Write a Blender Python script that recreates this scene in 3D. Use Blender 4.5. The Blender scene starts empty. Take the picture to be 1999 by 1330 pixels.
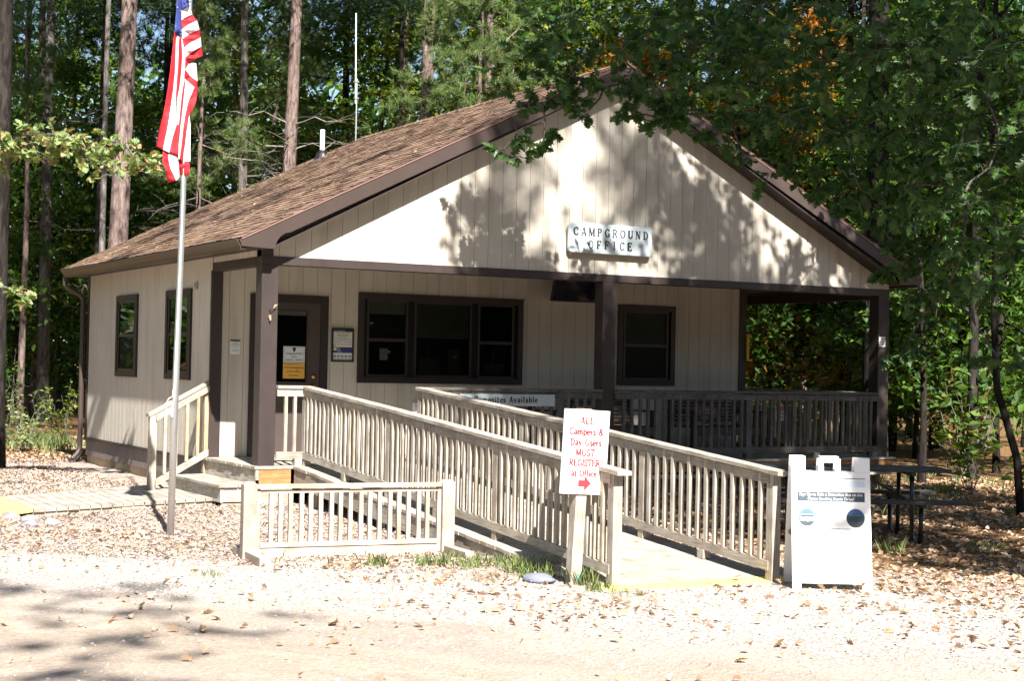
import bpy, bmesh, math, random
from mathutils import Vector, Matrix, noise
scene = bpy.context.scene
COL = scene.collection
R = random.Random(11)

# ------------------------------------------------------------------ camera
def make_camera():
    yaw, pitch, roll = .5136, .0169, .0196
    fwd = Vector((math.sin(yaw)*math.cos(pitch), math.cos(yaw)*math.cos(pitch), math.sin(pitch)))
    right = Vector((math.cos(yaw), -math.sin(yaw), 0)); up = right.cross(fwd)
    r2 = math.cos(roll)*right + math.sin(roll)*up
    u2 = -math.sin(roll)*right + math.cos(roll)*up
    m = Matrix((r2, u2, -fwd)).transposed().to_4x4()
    m.translation = (-6.6109, -17.8064, 1.2383)
    cam = bpy.data.cameras.new('camera'); o = bpy.data.objects.new('camera', cam); COL.objects.link(o)
    o.matrix_world = m
    cam.sensor_width = 36; cam.lens = 55.38; cam.clip_start = .1; cam.clip_end = 2000
    cam.dof.use_dof = True; cam.dof.focus_distance = 17.5; cam.dof.aperture_fstop = 6.3
    scene.camera = o
make_camera()

# ------------------------------------------------------------------ sky, sun, exposure
SUN = Vector((-.213, -1, 1.03)).normalized()
world = bpy.data.worlds.new("World"); scene.world = world; world.use_nodes = True
wn = world.node_tree.nodes; wl = world.node_tree.links; wn.clear()
wo = wn.new('ShaderNodeOutputWorld'); bg = wn.new('ShaderNodeBackground'); sky = wn.new('ShaderNodeTexSky')
sky.sky_type = 'NISHITA'; sky.sun_disc = False
sky.sun_elevation = math.asin(SUN.z); sky.sun_rotation = math.atan2(SUN.x, SUN.y)
sky.air_density = 1.0; sky.dust_density = .6; sky.ozone_density = 1.0
bg.inputs[1].default_value = .05
wl.new(sky.outputs[0], bg.inputs[0]); wl.new(bg.outputs[0], wo.inputs[0])
sl = bpy.data.lights.new('sun', 'SUN'); sl.energy = 5.0; sl.angle = math.radians(.53); sl.color = (1, .95, .88)
so = bpy.data.objects.new('sun', sl); COL.objects.link(so)
so.rotation_euler = SUN.to_track_quat('Z', 'Y').to_euler()
scene.view_settings.view_transform = 'Standard'; scene.view_settings.look = 'None'
scene.view_settings.exposure = 1.8; scene.view_settings.gamma = 1

# ------------------------------------------------------------------ materials
def newmat(name):
    m = bpy.data.materials.new(name); m.use_nodes = True
    nt = m.node_tree; b = nt.nodes['Principled BSDF']
    return m, nt, b
def ramp(nt, fac, stops, interp='LINEAR'):
    r = nt.nodes.new('ShaderNodeValToRGB'); r.color_ramp.interpolation = interp
    e = r.color_ramp.elements
    while len(e) < len(stops): e.new(.5)
    for i, (p, c) in enumerate(stops):
        e[i].position = p; e[i].color = (*c, 1)
    nt.links.new(fac, r.inputs[0]); return r.outputs[0]
def noise_tex(nt, scale, detail=3, rough=.6, vec=None, dist=0):
    n = nt.nodes.new('ShaderNodeTexNoise'); n.inputs['Scale'].default_value = scale
    n.inputs['Detail'].default_value = detail; n.inputs['Roughness'].default_value = rough
    n.inputs['Distortion'].default_value = dist
    if vec is not None: nt.links.new(vec, n.inputs['Vector'])
    return n
def objvec(nt, scale=(1, 1, 1), rnd=True):
    tc = nt.nodes.new('ShaderNodeTexCoord')
    mp = nt.nodes.new('ShaderNodeMapping'); mp.inputs['Scale'].default_value = scale
    nt.links.new(tc.outputs['Object'], mp.inputs['Vector'])
    if rnd:
        oi = nt.nodes.new('ShaderNodeObjectInfo'); mu = nt.nodes.new('ShaderNodeMath'); mu.operation = 'MULTIPLY'
        mu.inputs[1].default_value = 37; nt.links.new(oi.outputs['Random'], mu.inputs[0])
        nt.links.new(mu.outputs[0], mp.inputs['Location'])
    return mp.outputs['Vector']
def bump(nt, b, height, strength=.3, dist=.01):
    bp = nt.nodes.new('ShaderNodeBump'); bp.inputs['Strength'].default_value = strength
    bp.inputs['Distance'].default_value = dist
    nt.links.new(height, bp.inputs['Height']); nt.links.new(bp.outputs[0], b.inputs['Normal'])
def mixc(nt, fac, a, b, mode='MIX'):
    m = nt.nodes.new('ShaderNodeMix'); m.data_type = 'RGBA'; m.blend_type = mode
    for s, v in ((m.inputs['Factor'], fac), (m.inputs['A'], a), (m.inputs['B'], b)):
        if isinstance(v, (int, float)): s.default_value = v
        elif isinstance(v, tuple): s.default_value = (*v, 1)
        else: nt.links.new(v, s)
    return m.outputs['Result']
def setf(nt, sock, v):
    if isinstance(v, (int, float)): sock.default_value = v
    else: nt.links.new(v, sock)
def math_node(nt, op, a, b=0):
    m = nt.nodes.new('ShaderNodeMath'); m.operation = op
    setf(nt, m.inputs[0], a); setf(nt, m.inputs[1], b); return m.outputs[0]

def flat(name, col, rough=.6, metal=0, var=.12, scale=8, bmp=0):
    m, nt, b = newmat(name)
    v = objvec(nt); n = noise_tex(nt, scale, 4, .6, v)
    c = ramp(nt, n.outputs[0], [(.3, tuple(x*(1-var) for x in col)), (.7, tuple(min(1, x*(1+var)) for x in col))])
    nt.links.new(c, b.inputs['Base Color']); b.inputs['Roughness'].default_value = rough
    b.inputs['Metallic'].default_value = metal
    if bmp: bump(nt, b, noise_tex(nt, scale*8, 3, .7, v).outputs[0], bmp, .003)
    return m

def wood(name, axis, cols, rough=.8, grain=14, dirt=None):
    """weathered board wood, grain stretched along the given axis"""
    m, nt, b = newmat(name)
    sc = [grain*6]*3; sc['xyz'.index(axis)] = grain*.28
    v = objvec(nt, tuple(sc)); n1 = noise_tex(nt, 1, 5, .65, v, .6)
    v2 = objvec(nt, (1.7, 1.7, 1.7)); n2 = noise_tex(nt, 2.2, 4, .6, v2)
    c1 = ramp(nt, n1.outputs[0], [(.3, cols[0]), (.5, cols[1]), (.72, cols[2])])
    c2 = ramp(nt, n2.outputs[0], [(.33, (.62, .60, .58)), (.62, (1, 1, 1))])
    c = mixc(nt, 1.0, c1, c2, 'MULTIPLY')
    oi = nt.nodes.new('ShaderNodeObjectInfo')
    t = ramp(nt, oi.outputs['Random'], [(0, (.78, .76, .75)), (.35, (1, .97, .93)), (.6, (1, 1, 1)), (.85, (1.0, .92, .82)), (1, (.88, .88, .9))])
    c = mixc(nt, .85, c, t, 'MULTIPLY')
    nt.links.new(c, b.inputs['Base Color']); b.inputs['Roughness'].default_value = rough
    b.inputs['Specular IOR Level'].default_value = .2
    bump(nt, b, n1.outputs[0], .35, .004)
    return m
GREY = [(.22, .195, .17), (.40, .37, .325), (.50, .47, .42)]
GREY = [tuple(c*k for c, k in zip(q, (1.0, .995, .99))) for q in GREY]
WX, WY, WZ = [wood('weathered_wood_'+a, a, GREY) for a in 'xyz']
TAN = [(.36, .25, .15), (.50, .37, .24), (.58, .46, .32)]
FRESH = [(.32, .22, .13), (.46, .35, .24), (.52, .43, .32)]
WFRESH = wood('new_lumber', 'x', FRESH, .7)
WORANGE = wood('orange_new_lumber', 'x', [(.24, .11, .04), (.36, .19, .08), (.44, .27, .14)], .7)
WFRESHZ = wood('new_lumber_upright', 'z', FRESH, .7)
BEIGE = [(.38, .325, .275), (.47, .41, .355), (.51, .45, .40)]
COMPX = wood('beige_composite_x', 'x', BEIGE, .6, 20); COMPZ = wood('beige_composite_z', 'z', BEIGE, .6, 20)
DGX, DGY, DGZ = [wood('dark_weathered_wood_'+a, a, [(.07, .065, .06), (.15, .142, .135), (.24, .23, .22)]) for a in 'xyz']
DARKW = wood('stained_bench_wood', 'x', [(.035, .022, .018), (.06, .038, .03), (.09, .06, .05)], .55)
TABLEW = wood('dark_grey_table_wood', 'x', [(.045, .045, .048), (.075, .075, .08), (.12, .12, .125)], .5)
CREAM = flat('cream_siding', (.50, .462, .395), .75, 0, .07, 1.1, .25)
def weather(m, dark=.86):
    nt = m.node_tree; b = nt.nodes['Principled BSDF']; src = b.inputs['Base Color'].links[0].from_socket
    s1 = noise_tex(nt, 1, 5, .6, objvec(nt, (5, 5, .45))).outputs[0]; s2 = noise_tex(nt, 1, 3, .8, objvec(nt, (60, 60, 60))).outputs[0]
    c = mixc(nt, 1, src, ramp(nt, s1, [(.34, (dark, dark*.98, dark*.95)), (.5, (1, 1, 1))]), 'MULTIPLY')
    c = mixc(nt, 1, c, ramp(nt, s2, [(.26, (.6, .57, .53)), (.31, (1, 1, 1))]), 'MULTIPLY')
    nt.links.new(c, b.inputs['Base Color'])
weather(CREAM)
GROOVE = flat('groove_shadow_backing', (.42, .375, .31), .9, 0, .05)
BROWN = flat('brown_trim_paint', (.035, .0245, .0225), .5, 0, .14, 4, .2)
TRIMD = flat('dark_trim_paint_with_shade', (.019, .0125, .0115), .5, 0, .14, 4, .2)  # darker trim paint, with shade also put into its colour
BROWN2 = flat('brown_gutter_paint', (.055, .040, .035), .35, 0, .1, 2)
SKIRT = flat('grey_brown_skirt_board', (.17, .145, .135), .7, 0, .18, 3, .3)
BLACK = flat('black_plastic', (.012, .012, .014), .35)
DARK = flat('painted_dark_room', (.004, .004, .0045), .9)  # near-black colour stands in for the unlit room behind the glass
WHITE = flat('white_paint', (.80, .80, .79), .4, 0, .02)
weather(BROWN, .78)
WHITEP = flat('white_plastic', (.82, .82, .82), .35, 0, .02)
PAPER = flat('white_paper', (.62, .66, .66), .7, 0, .02)
PAPERY = flat('orange_yellow_paper', (.72, .40, .06), .7, 0, .03)
INK = flat('black_ink', (.02, .02, .02), .6)
INKG = flat('grey_ink', (.16, .16, .17), .6)
RED = flat('red_sign_paint', (.62, .035, .045), .5, 0, .05)
RED2 = flat('faded_red_lettering', (.42, .02, .03), .55, 0, .1)
YEL = flat('yellow_paint', (.78, .50, .03), .5, 0, .08)
YELW = flat('yellow_painted_boards', (.75, .60, .16), .65, 0, .12, 5, .3)
GALV = flat('galvanised_metal', (.55, .57, .58), .38, .85, .06, 5)
SIGNB = flat('pale_blue_sign_board', (.45, .52, .55), .35, 0, .05)
ROCK = flat('rock', (.19, .17, .16), .85, 0, .25, 6, .5)
ROCKB = flat('blue_grey_stone', (.17, .18, .25), .8, 0, .15, 6, .4)
BRASS = flat('brass', (.60, .34, .12), .25, 1, .05)
CONC = flat('tan_foundation_block', (.42, .33, .22), .9, 0, .2, 5, .4)
NAVY = flat('navy_ink', (.02, .035, .14), .5)
HILITE = flat('yellow_highlight_ink', (.70, .68, .06), .6)
SLATE = flat('dark_slate_banner', (.03, .05, .07), .5)
BUSB = flat('pale_blue_print', (.07, .15, .36), .5)
BUSD = flat('dark_blue_print', (.012, .03, .055), .5)
BUSG = flat('grey_green_print', (.035, .05, .055), .5)
BLIND = flat('cream_window_blind', (.45, .42, .36), .7)

def glass_mat(name='window_glass', refl=.55):
    m, nt, b = newmat(name); nt.nodes.remove(b)
    out = [n for n in nt.nodes if n.type == 'OUTPUT_MATERIAL'][0]
    tr = nt.nodes.new('ShaderNodeBsdfTransparent'); tr.inputs[0].default_value = (.55, .58, .56, 1)
    gl = nt.nodes.new('ShaderNodeBsdfGlossy'); gl.inputs[0].default_value = (refl, refl*1.03, refl, 1); gl.inputs['Roughness'].default_value = .02
    lw = nt.nodes.new('ShaderNodeFresnel'); lw.inputs[0].default_value = 1.42
    mx = nt.nodes.new('ShaderNodeMixShader')
    nt.links.new(lw.outputs[0], mx.inputs[0]); nt.links.new(tr.outputs[0], mx.inputs[1]); nt.links.new(gl.outputs[0], mx.inputs[2])
    nt.links.new(mx.outputs[0], out.inputs[0]); return m
GLASS = glass_mat(); DIMGLASS = glass_mat('side_glass_dimmed_reflection', .16)  # side panes: reflection darkened through the gloss colour, no screen there

def bark(name, cols, sc=9):
    m, nt, b = newmat(name)
    v = objvec(nt, (sc*1.6, sc*1.6, sc*.35)); n = noise_tex(nt, 1, 6, .7, v, 1.2)
    v2 = objvec(nt, (1, 1, .5)); n2 = noise_tex(nt, 1.6, 3, .5, v2)
    c = ramp(nt, n.outputs[0], [(.35, cols[0]), (.52, cols[1]), (.7, cols[2])])
    c = mixc(nt, 1, c, ramp(nt, n2.outputs[0], [(.35, (.7, .66, .64)), (.65, (1, 1, 1))]), 'MULTIPLY')
    nt.links.new(c, b.inputs['Base Color']); b.inputs['Roughness'].default_value = .95
    b.inputs['Specular IOR Level'].default_value = .1
    bump(nt, b, n.outputs[0], .9, .03); return m
BARKP = bark('pine_bark', [(.05, .038, .034), (.20, .15, .135), (.36, .28, .25)], 7)
BARKG = bark('grey_bark', [(.045, .042, .038), (.14, .13, .115), (.26, .24, .215)], 8)
BARKD = bark('dark_bark', [(.012, .010, .009), (.030, .026, .023), (.060, .052, .046)], 8)
TWIG = bark('dead_grey_twigs', [(.12, .11, .10), (.22, .20, .18), (.32, .30, .27)], 8)

def leafmat(name, stops, rough=.5, trans=.35, spec=.3):
    m, nt, b = newmat(name)
    out = [n for n in nt.nodes if n.type == 'OUTPUT_MATERIAL'][0]
    g = nt.nodes.new('ShaderNodeNewGeometry'); oi = nt.nodes.new('ShaderNodeObjectInfo')
    s = math_node(nt, 'ADD', math_node(nt, 'MULTIPLY', g.outputs['Random Per Island'], .78), math_node(nt, 'MULTIPLY', oi.outputs['Random'], .22))
    c = ramp(nt, s, stops)
    nt.links.new(c, b.inputs['Base Color']); b.inputs['Roughness'].default_value = rough
    b.inputs['Specular IOR Level'].default_value = spec
    t = nt.nodes.new('ShaderNodeBsdfTranslucent')
    c2 = mixc(nt, 1, c, (1.25, 1.35, .55), 'MULTIPLY'); nt.links.new(c2, t.inputs[0])
    mx = nt.nodes.new('ShaderNodeMixShader'); mx.inputs[0].default_value = trans
    nt.links.new(b.outputs[0], mx.inputs[1]); nt.links.new(t.outputs[0], mx.inputs[2]); nt.links.new(mx.outputs[0], out.inputs[0])
    return m
L_OAK = leafmat('oak_leaves', [(0, (.022, .055, .016)), (.4, (.042, .095, .028)), (.75, (.070, .14, .038)), (.95, (.12, .18, .05)), (1, (.32, .16, .06))], .42, .42, .35)
L_OAKL = leafmat('turning_oak_leaves', [(0, (.12, .20, .075)), (.45, (.20, .28, .11)), (.78, (.28, .34, .14)), (.87, (.46, .28, .16)), (1, (.50, .32, .20))], .5, .35)
L_GRN = leafmat('green_leaves', [(0, (.018, .05, .010)), (.5, (.050, .118, .022)), (.85, (.13, .215, .036)), (1, (.28, .26, .05))], .5, .45)
L_YGR = leafmat('yellow_green_leaves', [(0, (.04, .085, .015)), (.5, (.11, .19, .03)), (.8, (.26, .29, .05)), (1, (.44, .34, .07))], .5, .5)
L_ORG = leafmat('autumn_orange_leaves', [(0, (.08, .10, .02)), (.35, (.30, .18, .03)), (.7, (.42, .15, .03)), (1, (.50, .30, .05))], .5, .45)
L_RUS = leafmat('russet_leaves', [(0, (.04, .06, .015)), (.4, (.07, .12, .025)), (.7, (.16, .09, .03)), (1, (.14, .18, .04))], .6, .35)
L_PIN = leafmat('pine_needles', [(0, (.05, .105, .035)), (.5, (.10, .175, .055)), (.8, (.16, .22, .08)), (1, (.30, .20, .08))], .5, .35)
L_PIND = leafmat('far_pine_needles', [(0, (.015, .038, .014)), (.6, (.032, .070, .024)), (1, (.065, .105, .034))], .6, .25)
L_DRY = leafmat('fallen_leaves', [(0, (.16, .09, .06)), (.3, (.32, .20, .13)), (.6, (.44, .31, .21)), (.85, (.52, .41, .31)), (1, (.40, .14, .09))], .7, .1, .15)
L_GRASS = leafmat('grass_blades', [(0, (.10, .16, .05)), (.6, (.19, .26, .10)), (1, (.42, .40, .18))], .6, .35)

# ------------------------------------------------------------------ mesh builder
class M:
    def __init__(s): s.v = []; s.f = []; s.mi = []
    def add(s, vs, fs, mi=0):
        n = len(s.v); s.v += [tuple(p) for p in vs]
        s.f += [tuple(i+n for i in f) for f in fs]; s.mi += [mi]*len(fs)
    def box(s, x0, x1, y0, y1, z0, z1, mi=0):
        s.add([(x0, y0, z0), (x1, y0, z0), (x1, y1, z0), (x0, y1, z0), (x0, y0, z1), (x1, y0, z1), (x1, y1, z1), (x0, y1, z1)],
              [(0, 3, 2, 1), (4, 5, 6, 7), (0, 1, 5, 4), (1, 2, 6, 5), (2, 3, 7, 6), (3, 0, 4, 7)], mi)
    def obox(s, c, ax, ay, az, mi=0):
        c = Vector(c); ax, ay, az = Vector(ax), Vector(ay), Vector(az)
        vs = [c+i*ax+j*ay+k*az for k in (-1, 1) for i, j in ((-1, -1), (1, -1), (1, 1), (-1, 1))]
        s.add(vs, [(0, 3, 2, 1), (4, 5, 6, 7), (0, 1, 5, 4), (1, 2, 6, 5), (2, 3, 7, 6), (3, 0, 4, 7)], mi)
    def beam(s, a, b, w, h, up=(0, 0, 1), mi=0):
        """bar from a to b (centre line), w sideways, h along up; ends cut plumb when up is z"""
        a, b, up = Vector(a), Vector(b), Vector(up)
        d = (b-a); side = d.cross(up).normalized()*w/2; u = up.normalized()*h/2
        vs = [a-side-u, a+side-u, a+side+u, a-side+u, b-side-u, b+side-u, b+side+u, b-side+u]
        s.add(vs, [(0, 1, 2, 3), (7, 6, 5, 4), (0, 4, 5, 1), (1, 5, 6, 2), (2, 6, 7, 3), (3, 7, 4, 0)], mi)
    def tube(s, pts, rad, n=8, cap=True, mi=0):
        pts = [Vector(p) for p in pts]; ring0 = len(s.v); fs = []; vs = []
        for i, p in enumerate(pts):
            d = (pts[min(i+1, len(pts)-1)]-pts[max(i-1, 0)])
            if d.length < 1e-9: d = Vector((0, 0, 1))
            d.normalize(); r = rad[i] if isinstance(rad, (list, tuple)) else rad
            ref = Vector((1, 0, 0)) if abs(d.x) < .85 else Vector((0, 1, 0))
            a = d.cross(ref).normalized(); b = d.cross(a)
            for k in range(n):
                t = 2*math.pi*k/n; vs.append(p+a*math.cos(t)*r+b*math.sin(t)*r)
        for i in range(len(pts)-1):
            for k in range(n):
                fs.append((i*n+k, i*n+(k+1) % n, (i+1)*n+(k+1) % n, (i+1)*n+k))
        if cap:
            fs.append(tuple(range(n))[::-1]); fs.append(tuple((len(pts)-1)*n+k for k in range(n)))
        s.add(vs, fs, mi)
    def prism(s, poly, e, mi=0):
        """planar 3-D polygon extruded by vector e"""
        e = Vector(e); poly = [Vector(p) for p in poly]; n = len(poly)
        vs = poly+[p+e for p in poly]
        fs = [tuple(range(n)), tuple(range(2*n-1, n-1, -1))]+[(i, i+n, (i+1) % n+n, (i+1) % n) for i in range(n)]
        s.add(vs, fs, mi)
    def build(s, name, mat, parent=None, smooth=False, loc=(0, 0, 0), bevel=0):
        me = bpy.data.meshes.new(name); me.from_pydata(s.v, [], s.f)
        for m in (mat if isinstance(mat, (list, tuple)) else [mat]): me.materials.append(m)
        if any(s.mi): me.polygons.foreach_set('material_index', s.mi)
        bm = bmesh.new(); bm.from_mesh(me); bmesh.ops.recalc_face_normals(bm, faces=bm.faces); bm.to_mesh(me); bm.free()
        if smooth: me.polygons.foreach_set('use_smooth', [True]*len(me.polygons))
        o = bpy.data.objects.new(name, me); COL.objects.link(o); o.location = loc
        if parent: o.parent = parent
        if bevel:
            b = o.modifiers.new('bevel', 'BEVEL'); b.width = bevel; b.segments = 2; b.limit_method = 'ANGLE'
        return o
def raw(name, verts, faces, mat, parent=None, loc=(0, 0, 0)):
    me = bpy.data.meshes.new(name); me.from_pydata(verts, [], faces)
    for m in (mat if isinstance(mat, (list, tuple)) else [mat]): me.materials.append(m)
    o = bpy.data.objects.new(name, me); COL.objects.link(o); o.location = loc
    if parent: o.parent = parent
    return o
def tag(o, label=None, cat=None, group=None, kind=None):
    if label: o['label'] = label
    if cat: o['category'] = cat
    if group: o['group'] = group
    if kind: o['kind'] = kind
    return o
def thing(name, label, cat, loc=(0, 0, 0), rz=0, group=None):
    o = bpy.data.objects.new(name, None); COL.objects.link(o); o.empty_display_size = .1
    o.location = loc; o.rotation_euler = (0, 0, rz); return tag(o, label, cat, group)
def copy_tree(root):
    c = root.copy(); COL.objects.link(c)
    for ch in list(root.children):
        d = ch.copy(); COL.objects.link(d); d.parent = c
        for g in list(ch.children):
            e = g.copy(); COL.objects.link(e); e.parent = d
    return c
def gz(x, y): return -.46-.0173*min(max(-y, 0), 7.5)

# ------------------------------------------------------------------ lettering
def A_(cx, cy, rx, ry, a0, a1, k=1): return ('a', cx, cy, rx, ry, a0, a1, k)
G = {  # serif glyphs: L x0 y0 x1 y1 width ; arcs ; S serif x y half-width.  T = thick, t = thin
'A': (.78, [('l', .12, 0, .37, 1, 't'), ('l', .66, 0, .40, 1, 'T'), ('l', .21, .33, .58, .33, 't'), ('s', .12, 0, .12), ('s', .66, 0, .14)]),
'C': (.76, [A_(.42, .5, .31, .46, 48, 312), ('l', .66, .66, .66, .96, 't'), ('l', .64, .16, .68, .30, 't')]),
'D': (.80, [('l', .18, 0, .18, 1, 'T'), A_(.32, .5, .36, .46, -90, 90), ('l', .18, .965, .34, .965, 't'), ('l', .18, .035, .34, .035, 't'), ('s', .16, 0, .12), ('s', .16, 1, .12)]),
'E': (.70, [('l', .18, 0, .18, 1, 'T'), ('l', .18, .965, .60, .965, 't'), ('l', .18, .52, .48, .52, 't'), ('l', .18, .035, .62, .035, 't'), ('l', .60, .78, .60, 1, 't'), ('l', .62, 0, .62, .24, 't'), ('l', .48, .40, .48, .64, 't'), ('s', .16, 0, .12), ('s', .16, 1, .12)]),
'F': (.66, [('l', .18, 0, .18, 1, 'T'), ('l', .18, .965, .60, .965, 't'), ('l', .18, .50, .48, .50, 't'), ('l', .60, .76, .60, 1, 't'), ('l', .48, .38, .48, .62, 't'), ('s', .18, 0, .14), ('s', .16, 1, .12)]),
'G': (.80, [A_(.42, .5, .31, .46, 50, 330), ('l', .66, .68, .66, .96, 't'), ('l', .66, .06, .66, .42, 'T'), ('s', .64, .42, .13)]),
'I': (.42, [('l', .21, 0, .21, 1, 'T'), ('s', .21, 0, .15), ('s', .21, 1, .15)]),
'L': (.68, [('l', .20, 0, .20, 1, 'T'), ('l', .2, .035, .60, .035, 't'), ('l', .60, 0, .60, .28, 't'), ('s', .20, 1, .14), ('s', .16, 0, .12)]),
'M': (1.0, [('l', .17, 0, .17, 1, 't'), ('l', .20, 1, .50, .04, 'T'), ('l', .50, .04, .80, 1, 't'), ('l', .82, 0, .82, 1, 'T'), ('s', .17, 0, .12), ('s', .82, 0, .14), ('s', .14, 1, .10), ('s', .85, 1, .10)]),
'N': (.84, [('l', .17, 0, .17, 1, 't'), ('l', .19, 1, .66, 0, 'T'), ('l', .67, 0, .67, 1, 't'), ('s', .17, 0, .12), ('s', .67, 1, .13), ('s', .13, 1, .10)]),
'O': (.84, [A_(.42, .5, .31, .46, 0, 360)]),
'P': (.70, [('l', .18, 0, .18, 1, 'T'), A_(.36, .73, .22, .235, -90, 90), ('l', .18, .965, .38, .965, 't'), ('l', .18, .495, .38, .495, 't'), ('s', .18, 0, .14), ('s', .15, 1, .11)]),
'R': (.78, [('l', .18, 0, .18, 1, 'T'), A_(.36, .74, .22, .225, -90, 90), ('l', .18, .965, .38, .965, 't'), ('l', .18, .515, .38, .515, 't'), ('l', .40, .50, .64, 0, 'T'), ('s', .18, 0, .13), ('s', .15, 1, .11), ('s', .68, 0, .09)]),
'S': (.64, [A_(.31, .74, .19, .225, 30, 270), A_(.31, .27, .20, .235, -150, 90), ('l', .51, .72, .51, .97, 't'), ('l', .10, .03, .10, .30, 't')]),
'T': (.74, [('l', .37, 0, .37, 1, 'T'), ('l', .06, .965, .68, .965, 't'), ('l', .07, .74, .07, 1, 't'), ('l', .67, .74, .67, 1, 't'), ('s', .37, 0, .15)]),
'U': (.82, [('l', .18, .34, .18, 1, 'T'), ('l', .66, .34, .66, 1, 't'), A_(.42, .34, .24, .31, 180, 360), ('s', .18, 1, .13), ('s', .66, 1, .12)]),
'&': (.86, [A_(.36, .76, .16, .20, 0, 360), A_(.34, .27, .24, .24, 60, 320), ('l', .28, .62, .66, .02, 'T'), ('l', .50, .10, .70, .46, 't'), ('s', .70, .46, .09), ('s', .70, .02, .08)]),
'a': (.56, [A_(.26, .49, .17, .15, 0, 165), ('l', .42, .04, .42, .50, 'T'), A_(.26, .18, .16, .16, 60, 300), ('s', .48, .03, .06)]),
'b': (.60, [('l', .15, 0, .15, 1, 'T'), A_(.32, .32, .19, .30, 0, 360), ('s', .10, 1, .07)]),
'c': (.52, [A_(.29, .32, .19, .30, 50, 320), ('l', .44, .44, .44, .54, 'T')]),
'e': (.54, [A_(.29, .32, .19, .30, 0, 320), ('l', .10, .36, .48, .36, 't')]),
'f': (.38, [('l', .17, 0, .17, .78, 'T'), A_(.30, .78, .13, .20, 60, 180), ('l', .04, .62, .33, .62, 't'), ('s', .17, 0, .12)]),
'i': (.32, [('l', .16, 0, .16, .64, 'T'), ('l', .16, .82, .16, .96, 'T'), ('s', .16, 0, .12), ('s', .11, .63, .07)]),
'l': (.32, [('l', .16, 0, .16, 1, 'T'), ('s', .16, 0, .12), ('s', .11, 1, .07)]),
'm': (.92, [('l', .14, 0, .14, .64, 'T'), A_(.30, .42, .15, .20, 0, 160), ('l', .45, 0, .45, .45, 'T'), A_(.61, .42, .15, .20, 0, 160), ('l', .77, 0, .77, .45, 'T'), ('s', .14, 0, .10), ('s', .45, 0, .10), ('s', .77, 0, .10), ('s', .10, .63, .06)]),
'n': (.62, [('l', .14, 0, .14, .64, 'T'), A_(.31, .42, .16, .20, 0, 160), ('l', .47, 0, .47, .45, 'T'), ('s', .14, 0, .11), ('s', .47, 0, .11), ('s', .10, .63, .06)]),
'p': (.60, [('l', .15, -.28, .15, .64, 'T'), A_(.33, .32, .19, .30, 0, 360), ('s', .15, -.28, .12), ('s', .10, .63, .07)]),
'r': (.44, [('l', .15, 0, .15, .64, 'T'), A_(.30, .44, .13, .18, 45, 170), ('s', .15, 0, .12), ('s', .10, .63, .06)]),
's': (.46, [A_(.23, .47, .13, .15, 30, 270), A_(.23, .17, .14, .16, -150, 90), ('l', .37, .46, .37, .62, 't'), ('l', .08, .02, .08, .2, 't')]),
't': (.38, [('l', .17, .08, .17, .84, 'T'), ('l', .04, .62, .32, .62, 't'), A_(.27, .12, .10, .10, 180, 330)]),
'v': (.56, [('l', .10, .64, .28, 0, 'T'), ('l', .28, 0, .46, .64, 't'), ('s', .10, .63, .10), ('s', .46, .63, .09)]),
'y': (.56, [('l', .10, .64, .29, .02, 'T'), ('l', .46, .64, .20, -.27, 't'), ('s', .10, .63, .10), ('s', .46, .63, .09), ('l', .10, -.25, .20, -.27, 'T')]),
'D2': (0, []), ' ': (.42, [])}
def serif_text(mb, txt, cx, y0, h, org, ex, ey, en, track=0, T=.16, t=.075, depth=.004, weights=None):
    """letters as raised strokes in the plane org + ex*x + ey*y, raised along en"""
    org, ex, ey, en = Vector(org), Vector(ex), Vector(ey), Vector(en)
    W = sum(G[c][0]*h+track for c in txt)-track; x = cx-W/2
    k = [0]
    def quad(p, q, w0, w1=None):
        w1 = w0 if w1 is None else w1
        a, b = Vector((p[0], p[1])), Vector((q[0], q[1])); d = b-a
        if d.length < 1e-6: return
        n = Vector((-d.y, d.x)).normalized()
        P = [a-n*w0/2, b-n*w1/2, b+n*w1/2, a+n*w0/2]; k[0] += 1
        dd = depth+.00004*(k[0] % 23)
        mb.prism([org+ex*(x+u.x*h)+ey*(y0+u.y*h)+en*dd for u in P], -en*dd)
    for ci, c in enumerate(txt):
        m = (weights[ci] if weights else 1)
        for s in G[c][1]:
            if s[0] == 'l': quad((s[1], s[2]), (s[3], s[4]), (T if s[5] == 'T' else t)*m)
            elif s[0] == 's':
                yy = min(s[2], .965) if s[2] >= .9 else (s[2]+.035 if s[2] <= .05 else s[2])
                quad((s[1]-s[3], yy), (s[1]+s[3], yy), .07*m)
            else:
                _, ax, ay, rx, ry, a0, a1, kk = s; n = max(5, int(abs(a1-a0)/22)); pr = None
                for i in range(n+1):
                    a = math.radians(a0+(a1-a0)*i/n); w = (t+(T-t)*abs(math.cos(a))**1.3)*m
                    q = (ax+rx*math.cos(a), ay+ry*math.sin(a), w)
                    if pr: quad(pr, q, pr[2], q[2])
                    pr = q
        x += G[c][0]*h+track
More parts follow.
